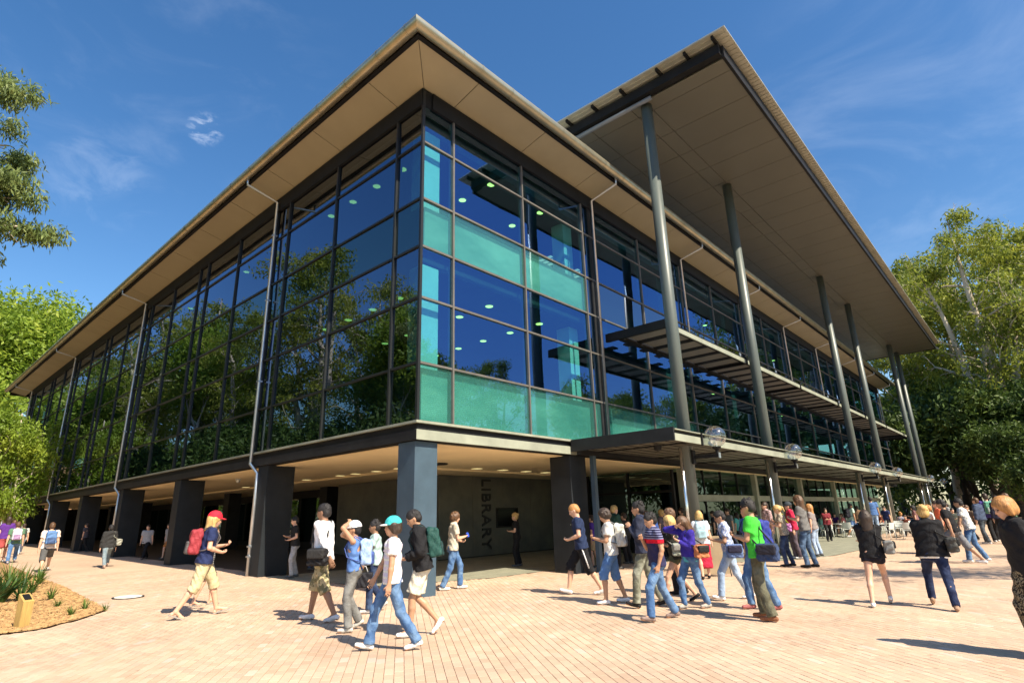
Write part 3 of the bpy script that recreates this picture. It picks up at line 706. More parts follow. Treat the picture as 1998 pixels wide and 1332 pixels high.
M['leaf_dark'] = leafmat('dark rainforest foliage', (.035, .07, .015), (.15, .21, .04), (.075, .125, .025), .3)
M['leaf_near'] = leafmat('drooping gum leaves', (.09, .14, .04), (.34, .38, .12), (.18, .24, .07), .35, 2.5)
M['bark'] = mat('pale peeling gum bark', (.58, .51, .40), .8, 0, col2=(.30, .25, .19), vscale=1.1, bump=.5, bscale=9, stretch=(1, 1, .3), detail=8)
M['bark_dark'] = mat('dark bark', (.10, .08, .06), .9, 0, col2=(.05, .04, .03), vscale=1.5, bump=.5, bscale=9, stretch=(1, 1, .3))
def branch(mb, p, d, L, r, lvl, tips, rr, spread, up=.12, minr=.02, kids=(2, 3)):
    n = 4; pts = [p.copy()]; rs = [r]; q = p.copy(); dd = d.copy()
    for i in range(n):
        dd = _n(dd + rr.normal(0, .13, 3) + np.array([0, 0, up * .3])); q = q + dd * L / n; pts.append(q.copy()); rs.append(max(minr * .6, r * (1 - .38 * (i + 1) / n)))
    mb.tube(pts, rs, 7 if r > .12 else 4, caps=False)
    if lvl == 0: tips.append((q, dd)); return
    if lvl <= 2: tips.append((pts[2], dd))
    for k in range(rr.integers(kids[0], kids[1] + 1)):
        az = rr.uniform(0, 2 * math.pi); ax = _n(np.cross(dd, [math.cos(az), math.sin(az), .3])); ang = rr.uniform(.35, .85) * spread
        nd = dd * math.cos(ang) + ax * math.sin(ang) + np.array([0, 0, up])
        branch(mb, q if k < 2 else pts[3], _n(nd), L * rr.uniform(.62, .82), rs[-1] * rr.uniform(.6, .85), lvl - 1, tips, rr, spread, up, minr, kids)
def leaves(centers, radius, per, size, rr, droop=.6, flat=.75, aspect=3.2):
    C = np.repeat(np.array(centers), per, 0); n = len(C)
    d = rr.normal(0, 1, (n, 3)); d /= np.linalg.norm(d, axis=1)[:, None]; d *= (rr.random((n, 1)) ** .45) * radius * rr.uniform(.6, 1.25, (n, 1)); d[:, 2] *= flat
    P = C + d
    a = rr.normal(0, 1, (n, 3)); a[:, 2] -= droop * 2; a /= np.linalg.norm(a, axis=1)[:, None]
    s = np.cross(a, rr.normal(0, 1, (n, 3))); s /= np.linalg.norm(s, axis=1)[:, None]
    L = size * rr.uniform(.6, 1.3, (n, 1)); W = L / aspect
    V = np.stack([P, P + a * L * .45 + s * W * .5, P + a * L, P + a * L * .5 - s * W * .5], 1).reshape(-1, 3)
    return V, (np.arange(n)[:, None] * 4 + np.arange(4)[None])
def tree_proto(seed, H, trunk_h, r0, lvl, L0, lean, clump, per, size, mleaf, mbark, spread=1.0, kids=(2, 3), droop=.6, aspect=2.6, forks=3):
    rr = np.random.default_rng(seed); mb = MB(); tips = []
    p = np.zeros(3); d = _n([lean[0], lean[1], 1.]); pts = [p - np.array([0, 0, .4])]; rs = [r0 * 1.35]; q = p.copy()
    for i in range(6):
        q = q + _n(d + rr.normal(0, .06, 3)) * trunk_h / 6; pts.append(q.copy()); rs.append(r0 * (1.12 - .45 * (i + 1) / 6))
    mb.tube(pts, rs, 12, caps=False)
    for k in range(forks):
        az = 2 * math.pi * k / forks + rr.uniform(-.5, .5); ang = rr.uniform(.25, .6) * spread
        nd = _n([math.cos(az) * math.sin(ang), math.sin(az) * math.sin(ang), math.cos(ang)])
        branch(mb, q if k < 3 else pts[4], nd, L0 * rr.uniform(.85, 1.15), rs[-1] * rr.uniform(.55, .8), lvl, tips, rr, spread, kids=kids)
    cs = [t[0] for t in tips]
    V, F = leaves(cs, clump, per, size, rr, droop, aspect=aspect)
    top = V[:, 2].max(); k = H / top
    tm_ = mb.mesh('trunk', True); tv = np.array([v_.co[:] for v_ in tm_.vertices]) * [k, k, k]; tm_.vertices.foreach_set('co', tv.astype(np.float32).ravel()); tm_.materials.append(mbark)
    cm = polymesh('crown', V * k, F); cm.materials.append(mleaf)
    return tm_, cm
def put_tree(proto, name, label, loc, sc_=1.0, rz=0.0, group=None, sz=1.0):
    t = thing(name, label, 'tree', loc, rz, group)
    for nm, me_ in (('trunk', proto[0]), ('crown', proto[1])):
        o = bpy.data.objects.new(nm, me_); COL.objects.link(o); o.parent = t; o.scale = (sc_, sc_, sc_ * sz)
    return t
def leader_proto(seed, H, r0, nb, W, clump, per, size, mleaf, mbark, z0=.22, droop=.6, aspect=2.8, low=.6, fork=True):
    """upright gum: one or two wavy leaders carrying limbs and leaf clumps from low down to the top"""
    rr = np.random.default_rng(seed); mb = MB(); tips = []
    leads = [(np.array([0, 0, -.4]), 0.0, 1.0)] + ([(None, rr.uniform(0, 6.28), .86), (None, rr.uniform(0, 6.28), .92)] if fork else [])
    main = None
    for (st, az, hf) in leads:
        n = 12; pts = []; rs = []
        for i in range(n + 1):
            t = i / n
            if st is not None: p = np.array([.35 * math.sin(t * 5 + seed), .35 * math.cos(t * 4 + seed), -.4 + t * H * hf])
            else:
                zf = .16 * H; b0 = main[2]; t2 = t; off = W * .52 * t2 ** .8; p = b0 + np.array([math.cos(az) * off + .3 * math.sin(t * 7), math.sin(az) * off, t * (H * hf - b0[2])])
            pts.append(p); rs.append(max(.035, (r0 if st is not None else r0 * .7) * (1 - t) ** .8 * 1.1))
        mb.tube(pts, rs, 10, caps=False)
        if main is None: main = pts
        for q in range(nb):
            t = z0 + (1 - z0) * (q + rr.uniform(0, .8)) / nb; i = min(int(t * n), n - 1); p = pts[i] + (pts[i + 1] - pts[i]) * (t * n - i)
            a = rr.uniform(0, 2 * math.pi) ; reach = W * (low + (1 - low) * math.sin(math.pi * min(1, t * 1.02)) ** .7) * rr.uniform(.35, .75) * (.45 if t > .9 else 1)
            d = _n([math.cos(a), math.sin(a), rr.uniform(.35, .9)])
            branch(mb, p, d, reach * .62, max(.03, rs[i] * .45), 2, tips, rr, .95, up=.05, minr=.012, kids=(2, 3))
    cs = [t[0] for t in tips]; V, F = leaves(cs, clump, per, size, rr, droop, aspect=aspect)
    k = H / V[:, 2].max(); tm_ = mb.mesh('trunk', True); tm_.materials.append(mbark); cm = polymesh('crown', V * [1, 1, k], F); cm.materials.append(mleaf)
    return tm_, cm
gumL = leader_proto(4, 27, .52, 11, 7.5, 1.15, 50, .38, M['leaf_gum'], M['bark'], low=.5)
gumM = leader_proto(8, 25, .44, 11, 6.5, 1.15, 52, .38, M['leaf_gum'], M['bark'], z0=.18)
gumS = leader_proto(14, 9, .12, 9, 3.0, .75, 55, .26, M['leaf_bright'], M['bark'], z0=.10)
gumA = tree_proto(3, 27, 6, .55, 4, 5.0, (.05, .02), 1.6, 90, .46, M['leaf_gum'], M['bark'], .95)
gumB = tree_proto(11, 24, 5, .45, 4, 4.6, (-.04, .05), 1.6, 90, .46, M['leaf_gum'], M['bark'], 1.1)
brt = tree_proto(21, 26, 6, .40, 4, 4.6, (.02, -.03), 2.1, 140, .44, M['leaf_bright'], M['bark'], 1.15, droop=.1)
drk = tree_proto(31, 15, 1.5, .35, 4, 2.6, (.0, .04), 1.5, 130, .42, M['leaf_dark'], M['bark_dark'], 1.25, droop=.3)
drkgum = gumB
gp = 'tall gum trees behind the right end of the library'
put_tree(gumL, 'gum_tree', 'largest pale barked gum tree, its forked trunk rising at the right edge behind the crowd', (77, 1.3, 0), 1.26, 2.2, gp)
put_tree(gumM, 'gum_tree', 'tall gum tree whose crown stands highest just right of the great canopy roof', (88, 7.5, 0), 1.32, .6, gp)
put_tree(gumL, 'gum_tree', 'gum tree with a high pale crown behind the largest trunk at the right edge', (92, -2.0, 0), 1.35, 4.4, gp)
put_tree(gumM, 'gum_tree', 'gum tree whose crown meets the right edge of the picture', (80, -6.0, 0), 1.25, 1.0, gp)
put_tree(gumL, 'gum_tree', 'gum tree behind the two tallest crowns, filling the sky between them', (100, 3.5, 0), 1.5, 2.0, gp)
put_tree(gumM, 'gum_tree', 'gum tree filling the gap beneath the end of the canopy roof', (84, 10.5, 0), 1.0, 3.4, gp)
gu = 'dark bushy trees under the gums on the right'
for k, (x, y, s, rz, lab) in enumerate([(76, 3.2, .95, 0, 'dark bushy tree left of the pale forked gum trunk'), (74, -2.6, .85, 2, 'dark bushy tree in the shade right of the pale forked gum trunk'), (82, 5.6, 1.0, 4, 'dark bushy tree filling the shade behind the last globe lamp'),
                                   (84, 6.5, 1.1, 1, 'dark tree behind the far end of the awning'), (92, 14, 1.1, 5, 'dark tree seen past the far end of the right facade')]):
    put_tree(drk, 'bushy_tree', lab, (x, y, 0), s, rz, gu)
gl_ = 'bright green trees beyond the far left end of the library'
for (x, y, s, rz, lab) in [(9.5, 92, 1.25, 0, 'bright green tree farthest left beyond the library'), (15.5, 97, 1.28, 2, 'tall bright green tree above the far left gutter'), (22, 96, 1.2, 4, 'bright green tree half hidden by the descending left eave'),
                           (30, 99, 1.0, 1, 'bright green tree mostly hidden behind the left eave')]:
    put_tree(brt, 'gum_tree', lab, (x, y, gz(y)), s, rz, gl_)
put_tree(gumS, 'small_tree', 'small light green tree at the left edge before the far end of the facade', (6.6, 50, gz(50)), 1.0, 1.2)
put_tree(gumS, 'small_tree', 'second small bushy tree behind the walkers at the left edge', (7.4, 70, gz(70)), 1.1, 3.2)
put_tree(gumM, 'gum_tree', 'leafy gum tree between the canopy roof end and the forked gum', (85, 4.3, 0), 1.15, 5.2, gp)
# forest that faces the left facade and is mirrored in its glass
gm_ = 'gum trees facing the left facade, seen mirrored in its glass'
rr_ = np.random.default_rng(5)
protos = [gumA, gumB, brt, drk, drkgum]
n_ = 0
for k in range(15):
    y = 31 + 10.5 * k + rr_.uniform(-2, 2); x = -12 - rr_.uniform(0, 5) - (5 if k == 0 else 0)
    put_tree([gumM, brt, gumL, gumM][k % 4], 'gum_tree', 'leafy gum tree opposite the left facade, visible only as a reflection', (x, y, gz(y)), [1.05, 1.0, 1.15, 1.2][k % 4] * rr_.uniform(.9, 1.1) * (.84 if k < 3 else 1.08 if k < 6 else 1.28), rr_.uniform(0, 6), gm_)
for k in range(20):
    y = 30 + 8.5 * k; x = -9.0 - rr_.uniform(0, 3)
    put_tree(drk, 'bushy_tree', 'dark bushy tree opposite the left facade, visible only as a reflection', (x, y, gz(y)), rr_.uniform(.6, .85), rr_.uniform(0, 6), 'bushy trees mirrored in the left facade')
# trees behind the camera, mirrored in the right facade
for (x, y, s, rz, p) in [(19, -24, 1.0, 1, gumL), (27, -31, .9, 3, gumB), (38, -27, .8, 5, gumL), (50, -26, .85, 2, gumM), (62, -24, .8, 4, gumA), (76, -24, .85, 0, drkgum), (88, -20, .85, 0, gumA), (8, -36, .62, 0, drkgum), (104, -14, .9, 3, gumB), (45, -34, .95, 3, drkgum), (118, -8, .9, 1, gumA)]:
    put_tree(p, 'gum_tree', 'gum tree across the plaza, visible only as a reflection in the right facade', (x, y, 0), s, rz, 'gum trees mirrored in the right facade')
# a slender gum beside the plaza (out of frame) whose shade streaks the paving at the right
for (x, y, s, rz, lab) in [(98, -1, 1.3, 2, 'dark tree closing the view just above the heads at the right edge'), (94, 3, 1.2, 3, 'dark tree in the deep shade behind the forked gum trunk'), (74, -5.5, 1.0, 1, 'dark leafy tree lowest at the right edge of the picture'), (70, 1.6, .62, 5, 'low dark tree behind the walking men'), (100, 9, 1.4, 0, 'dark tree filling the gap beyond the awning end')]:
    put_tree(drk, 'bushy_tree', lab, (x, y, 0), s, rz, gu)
put_tree(tree_proto(77, 15, 6, .22, 3, 3.0, (.05, 0), .8, 60, .24, M['leaf_gum'], M['bark']), 'gum_tree', 'slender gum tree beside the plaza, known by its streaky shadow on the bricks', (18.4, -5.6, 0), .78, 1.0)
# drooping bough of a near gum, entering at the left edge
def near_gum():
    rr = np.random.default_rng(9); t = thing('gum_tree', 'near gum tree leaning in at the left edge with drooping leafy boughs', 'tree', (-2.2, 19.5, gz(19.5)))
    mb = MB(); mb.tube([(0, 0, -.3), (.1, 0, 3), (0, .1, 7), (.2, 0, 11), (.1, 0, 15.5)], [.42, .34, .28, .2, .1], 12, caps=False)
    cs = []
    for (z0, ex, ey, ez, n) in [(9.5, 3.1, .2, 12.0, 5), (10, 2.6, -.3, 12.9, 4), (8.5, 3.5, .5, 10.6, 6), (7.5, 3.7, .0, 9.6, 6), (9, 3.0, .2, 10.9, 3), (9, 1.2, -.8, 11.6, 3)]:
        a = np.array([.1, 0, z0]); b = np.array([ex, ey, ez]); mid = (a + b) / 2 + [0, 0, .5]
        mb.tube([a, mid, b], [.1, .06, .025], 6, caps=False)
        for k in range(n):
            c = mid + (b - mid) * (k + 1) / n + rr.normal(0, .28, 3); cs.append(c); mb.tube([mid + (b - mid) * k / n, c], [.02, .008], 4, caps=False)
    mb.build('trunk', M['bark'], t, smooth=True)
    cs = [c + rr.normal(0, .42, 3) for c in cs for _ in range(3)]
    V, F = leaves(cs, .45, 330, .2, rr, droop=.9, flat=.8, aspect=4.6)
    link_mesh('crown', polymesh('crown', V, F), M['leaf_near'], t)
near_gum()
# buildings glimpsed beyond the ends
fb = thing('brick_building', 'distant brown brick building with white window frames beyond the far left end', 'building', (8, 100, gz(100)))
MB().box(-14, 30, 0, 8, -.5, 9).build('wall', mat('brown brick wall', (.30, .17, .09), .85, var=.2, vscale=1.5), fb)
wmesh = MB().box(-.9, .9, -.09, -.005, 0, 1.6); wmesh = wmesh.mesh('window'); wmesh.materials.append(mat('white framed window', (.55, .6, .6), .3))
pm_ = MB().box(-.78, -.05, -.12, -.095, .12, 1.48).box(.05, .78, -.12, -.095, .12, 1.48).mesh('pane'); pm_.materials.append(mat('dark window pane', (.03, .05, .06), .1))
for i in range(12):
    for j in range(2):
        o = bpy.data.objects.new('window', wmesh); COL.objects.link(o); o.parent = fb; o.location = (-12 + 3 * i, 0, 1.5 + 3.6 * j)
        q_ = bpy.data.objects.new('pane', pm_); COL.objects.link(q_); q_.parent = o

# ------------------------------------------------------------------ garden bed
M['mulch'] = mat('wood chip mulch', (.40, .24, .10), .9, 0, col2=(.20, .12, .05), vscale=22, detail=6)
bed = polysheet('garden_bed', BED, .02, M['mulch'], kind='structure')
rr_ = np.random.default_rng(12)
px = rr_.uniform(-2.5, 4.6, 26000); py = 13.3 + 12 * rr_.random(26000) ** 1.5; k_ = inpoly(BED, px, py); px = px[k_]; py = py[k_]; n = len(px)
a_ = rr_.uniform(0, math.pi, n); L_ = rr_.uniform(.02, .06, n); W_ = rr_.uniform(.008, .018, n); zt = rr_.uniform(.0, .02, n)
ca_, sa_ = np.cos(a_), np.sin(a_)
V = np.zeros((n, 5, 3)); 
for q, (sx_, sy_) in enumerate(((-1, -1), (1, -1), (1, 1), (-1, 1))):
    V[:, q, 0] = px + ca_ * L_ * sx_ - sa_ * W_ * sy_; V[:, q, 1] = py + sa_ * L_ * sx_ + ca_ * W_ * sy_; V[:, q, 2] = gzv(py) + .02 + zt * (q % 2)
V[:, 4, 0] = px; V[:, 4, 1] = py; V[:, 4, 2] = gzv(py) + .035 + zt
F = (np.arange(n)[:, None, None] * 5 + np.array([(0, 1, 4), (1, 2, 4), (2, 3, 4), (3, 0, 4)])[None]).reshape(-1, 3)
M['chips'] = mat('wood chips', (.50, .31, .13), .85, 0, col2=(.20, .11, .045), vscale=9, detail=8)
link_mesh('bark_mulch', polymesh('bark_mulch', V.reshape(-1, 3), F), M['chips'], kind='stuff')['label'] = 'orange wood chip mulch in the garden bed'
def blades(mb, c, n, L, w, rr, spread=.8, seg=4):
    for i in range(n):
        az = rr.uniform(0, 2 * math.pi); el = rr.uniform(.15, spread); h = np.array([math.cos(az), math.sin(az), 0]); s = np.array([-h[1], h[0], 0]); LL = L * rr.uniform(.6, 1.15)
        p = np.array(c, float) + h * rr.uniform(0, .04); V = []; ang = el * .5
        for k in range(seg + 1):
            ww = w * (1 - (k / seg) ** 2) * .5 + .001; V += [p - s * ww + [0, 0, .15 * ww], p + s * ww + [0, 0, .15 * ww]]
            ang += el / seg * 1.1; p = p + (h * math.sin(ang) + np.array([0, 0, math.cos(ang)])) * LL / seg
        mb.add(V, [(2 * k, 2 * k + 1, 2 * k + 3, 2 * k + 2) for k in range(seg)])
M['blade'] = leafmat('strappy green leaves', (.05, .11, .02), (.22, .30, .04), (.11, .18, .03), .3, 6)
M['blade_dark'] = leafmat('broad dark green leaves', (.02, .06, .015), (.10, .17, .03), (.05, .10, .02), .25, 4)
def plant(u, v, n, L, w, lab, m, spread=.8):
    g = ground(u, v); mb = MB(); blades(mb, (0, 0, 0), n, L, w, rr_, spread)
    o = mb.build('strap_leaf_plant', m); o.location = (g[0], g[1], g[2] + .02); tag(o, lab, 'plant')
plant(2, 1178, 30, .8, .08, 'broad dark leaved plant at the left edge of the garden bed', M['blade_dark'])
plant(-40, 1200, 30, .9, .08, 'broad dark leaved plant just beyond the left edge of the picture', M['blade_dark'])
plant(38, 1175, 30, .62, .05, 'leafy green plant between the broad leaved one and the wooden bollard', M['blade_dark'], 1.1)
plant(60, 1160, 40, .5, .03, 'yellow green grass clump behind the bollard', M['blade'], 1.1)
plant(98, 1172, 34, .34, .02, 'small grass tuft right of the bollard', M['blade'])
plant(72, 1128, 36, .38, .025, 'low green plant lying out on the bricks behind the bed', M['blade'], 1.4)
plant(112, 1186, 26, .20, .015, 'tiny grass tuft in the middle of the mulch', M['blade'])
plant(165, 1190, 30, .24, .015, 'tiny grass tuft near the pointed end of the bed', M['blade'])
plant(138, 1203, 24, .22, .015, 'tiny grass tuft at the front edge of the mulch', M['blade'])
plant(75, 1140, 44, .6, .03, 'yellow green grassy clump behind the wooden bollard, nearest the paving', M['blade'], 1.2)
plant(28, 1150, 44, .75, .035, 'yellow green grassy clump behind the broad leaved plants', M['blade'], 1.2)
plant(205, 1192, 22, .16, .012, 'tiny grass tuft at the very tip of the bed', M['blade'])
plant(45, 1148, 40, .62, .035, 'tall grassy clump at the back of the garden bed', M['blade'], 1.0)
plant(15, 1140, 40, .7, .035, 'tall grassy clump at the far left of the garden bed', M['blade'], 1.0)
g = ground(40, 1226); bo = thing('wooden_bollard', 'short square yellow timber bollard with a sloping black plate on top', 'bollard', (g[0], g[1], g[2]), R(20))
M['timber'] = mat('yellow timber', (.50, .34, .10), .7, 0, col2=(.36, .22, .07), vscale=6, stretch=(6, 6, .5), bump=.3)
MB().add([(-.11, -.11, -.02), (.11, -.11, -.02), (.11, .11, -.02), (-.11, .11, -.02), (-.12, -.12, .62), (.12, -.12, .62), (.12, .12, .80), (-.12, .12, .80)], BOXF).build('post', M['timber'], bo)
MB().add([(-.075, -.075, .654), (.075, -.075, .654), (.075, .075, .767), (-.075, .075, .767), (-.075, -.085, .672), (.075, -.085, .672), (.075, .065, .785), (-.075, .065, .785)], BOXF).build('plate', M['steel_black'], bo)
bo.scale = (.72, .72, .72)
g = ground(250, 1165); mc = thing('drain_cover', 'pale round drain cover set in the brick paving left of the red capped walker', 'drain cover', (g[0], g[1], g[2] + .010)); mc.rotation_euler = (math.atan(.017), 0, 0)
MB().lathe([(.29, 0), (.29, .012), (.27, .016)], 32).build('cover', mat('pale metal cover', (.85, .82, .72), .5, 0, var=.05), mc)
MB().lathe([(.335, -.006), (.335, .009), (.30, .010)], 32).build('rim', M['steel_dark'], mc)
# ------------------------------------------------------------------ people: signed distance bodies meshed with surface nets
def snet(F, lo, h):
    S = F < 0; c = np.zeros(tuple(n - 1 for n in S.shape), np.int8)
    for a in (0, 1):
        for b in (0, 1):
            for d in (0, 1): c += S[a:S.shape[0] - 1 + a, b:S.shape[1] - 1 + b, d:S.shape[2] - 1 + d]
    act = (c > 0) & (c < 8); I, J, K = np.nonzero(act); n = len(I)
    if n == 0: return np.zeros((0, 3)), np.zeros((0, 4), int)
    idx = np.full(c.shape, -1, np.int32); idx[I, J, K] = np.arange(n)
    P = np.zeros((n, 3)); W = np.zeros(n)
    cor = [(a, b, d) for a in (0, 1) for b in (0, 1) for d in (0, 1)]
    val = {q: F[I + q[0], J + q[1], K + q[2]].astype(float) for q in cor}
    for q in cor:
        for ax in range(3):
            if q[ax] == 0:
                p = list(q); p[ax] = 1; p = tuple(p); fa, fb = val[q], val[p]; m = (fa < 0) != (fb < 0)
                t = np.where(m, fa / np.where(m, fa - fb, 1), 0); base = np.array(q, float)
                X = np.repeat(base[None], n, 0); X[:, ax] += t; P += X * m[:, None]; W += m
    P = lo + h * (P / W[:, None] + np.stack([I, J, K], 1))
    Q = []
    for ax in range(3):
        sl0 = [slice(None)] * 3; sl1 = [slice(None)] * 3; sl0[ax] = slice(0, -1); sl1[ax] = slice(1, None)
        ch = S[tuple(sl0)] != S[tuple(sl1)]; o1, o2 = [(1, 2), (2, 0), (0, 1)][ax]
        i, j, k = np.nonzero(ch); G = np.stack([i, j, k], 1); ok = (G[:, o1] >= 1) & (G[:, o2] >= 1)
        for o in (o1, o2): ok &= G[:, o] < c.shape[o]
        G = G[ok]; inside = S[G[:, 0], G[:, 1], G[:, 2]]
        def cell(d1, d2):
            g_2 = G.copy(); g_2[:, o1] -= d1; g_2[:, o2] -= d2; return idx[g_2[:, 0], g_2[:, 1], g_2[:, 2]]
        q = np.stack([cell(1, 1), cell(0, 1), cell(0, 0), cell(1, 0)], 1); q[~inside] = q[~inside][:, ::-1]; Q.append(q)
    Q = np.concatenate(Q); Q = Q[(Q >= 0).all(1)]
    return P, Q
I3 = np.eye(3)
class Prims:
    """list of round cones / boxes; k blends, flat cuts the b end square, M is an anisotropic metric"""
    def __init__(s): s.p = []
    def cap(s, a, b, ra, rb=None, M=None, k=.02, flat=0, sub=0):
        s.p.append(('c', np.array(a, float), np.array(b, float), ra, ra if rb is None else rb, I3 if M is None else M, k, flat, sub)); return s
    def box(s, c, hx, r, M=None, k=.01):
        s.p.append(('b', np.array(c, float), np.array(hx, float), r, 0, I3 if M is None else M, k, 0, 0)); return s
    def bounds(s):
        lo = np.full(3, 1e9); hi = -lo
        for q in s.p:
            if q[8]: continue
            if q[0] == 'c':
                e = max(q[3], q[4]) / min(.55, 1) if q[5] is not I3 else max(q[3], q[4])
                for x in (q[1], q[2]): lo = np.minimum(lo, x - e); hi = np.maximum(hi, x + e)
            else:
                e = np.linalg.norm(q[2]) + q[3]; lo = np.minimum(lo, q[1] - e); hi = np.maximum(hi, q[1] + e)
        return lo, hi
    def mesh(s, h, planes=(), wrinkle=0.0, wf=22.0, name='m', m=None):
        lo, hi = s.bounds(); lo = lo - 2.5 * h; n = np.ceil((hi - lo) / h).astype(int) + 3
        F = np.full(n, .08, np.float32); ax = [lo[i] + h * np.arange(n[i]) for i in range(3)]
        for q in s.p:
            typ, a, b, ra, rb, M_, k, flat, sub = q; mg = k + 1.8 * h
            if typ == 'c':
                e = (max(ra, rb) / .55 if M_ is not I3 else max(ra, rb)) + mg; l2 = np.minimum(a, b) - e; h2 = np.maximum(a, b) + e
            else: e = np.linalg.norm(b) + ra + mg; l2 = a - e; h2 = a + e
            i0 = np.clip(np.floor((l2 - lo) / h).astype(int), 0, n); i1 = np.clip(np.ceil((h2 - lo) / h).astype(int) + 1, 0, n)
            if (i1 <= i0).any(): continue
            X = ax[0][i0[0]:i1[0], None, None] - a[0]; Y = ax[1][None, i0[1]:i1[1], None] - a[1]; Z = ax[2][None, None, i0[2]:i1[2]] - a[2]
            if M_ is I3: U = (X, Y, Z)
            else: U = tuple(M_[r_, 0] * X + M_[r_, 1] * Y + M_[r_, 2] * Z for r_ in range(3))
            if typ == 'c':
                bb = M_ @ (b - a); L2 = max(float(bb @ bb), 1e-9); t = (U[0] * bb[0] + U[1] * bb[1] + U[2] * bb[2]) / L2; tc_ = np.clip(t, 0, 1)
                d = np.sqrt((U[0] - tc_ * bb[0]) ** 2 + (U[1] - tc_ * bb[1]) ** 2 + (U[2] - tc_ * bb[2]) ** 2) - (ra + (rb - ra) * tc_)
                if flat: d = np.maximum(d, (t - 1) * math.sqrt(L2))
                if flat == 2: d = np.maximum(d, -t * math.sqrt(L2))
            else:
                dx, dy, dz = np.abs(U[0]) - b[0], np.abs(U[1]) - b[1], np.abs(U[2]) - b[2]
                d = np.sqrt(np.maximum(dx, 0) ** 2 + np.maximum(dy, 0) ** 2 + np.maximum(dz, 0) ** 2) + np.minimum(np.maximum(np.maximum(dx, dy), dz), 0) - ra
            sl_ = tuple(slice(i0[i], i1[i]) for i in range(3)); G = F[sl_]
            if sub: F[sl_] = np.maximum(G, -d)
            else:
                hh = np.clip(.5 + .5 * (G - d) / max(k, 1e-4), 0, 1); F[sl_] = G * (1 - hh) + d * hh - k * hh * (1 - hh)
        for (pt, nn) in planes:
            pt = np.array(pt, float); nn = np.array(nn, float)
            F = np.maximum(F, ((ax[0] - pt[0]) * nn[0])[:, None, None] + ((ax[1] - pt[1]) * nn[1])[None, :, None] + ((ax[2] - pt[2]) * nn[2])[None, None, :]).astype(np.float32)
        V, Q = snet(F, lo, h)
        if wrinkle and len(V):
            w = wf; x, y, z = V.T
            f1 = np.sin(w * (z * 1.5 + .6 * np.sin(w * .3 * x + 1) + .5 * y)) + .7 * np.sin(w * 1.9 * (z * .9 - x * .8 + y * .6) + 2) + .5 * np.sin(w * .7 * (x + y * 1.3) + 4)
            ctr = V.mean(0); dirn = V - ctr; dirn[:, 2] = 0; dirn /= np.linalg.norm(dirn, axis=1)[:, None] + 1e-6; V = V + dirn * (f1 * wrinkle * .5)[:, None]
        me_ = polymesh(name, V, Q.astype(np.int32) if len(Q) else np.zeros((0, 4), np.int32), True)
        if m is not None: me_.materials.append(m)
        return me_
def rot(ax_, a):
    c, s = math.cos(a), math.sin(a)
    return {'x': np.array([[1, 0, 0], [0, c, -s], [0, s, c]]), 'y': np.array([[c, 0, s], [0, 1, 0], [-s, 0, c]]), 'z': np.array([[c, -s, 0], [s, c, 0], [0, 0, 1]])}[ax_]
def ik(a, c, l1, l2, pole):
    d = c - a; L = np.linalg.norm(d); L = max(L, 1e-4); u = d / L; Lc = min(L, (l1 + l2) * .999); c = a + u * Lc
    x = (l1 ** 2 - l2 ** 2 + Lc ** 2) / (2 * Lc); y = math.sqrt(max(l1 ** 2 - x ** 2, 0)); p = pole - u * np.dot(pole, u); p = p / (np.linalg.norm(p) + 1e-9)
    return a + u * x + p * y, c
_mc = {}
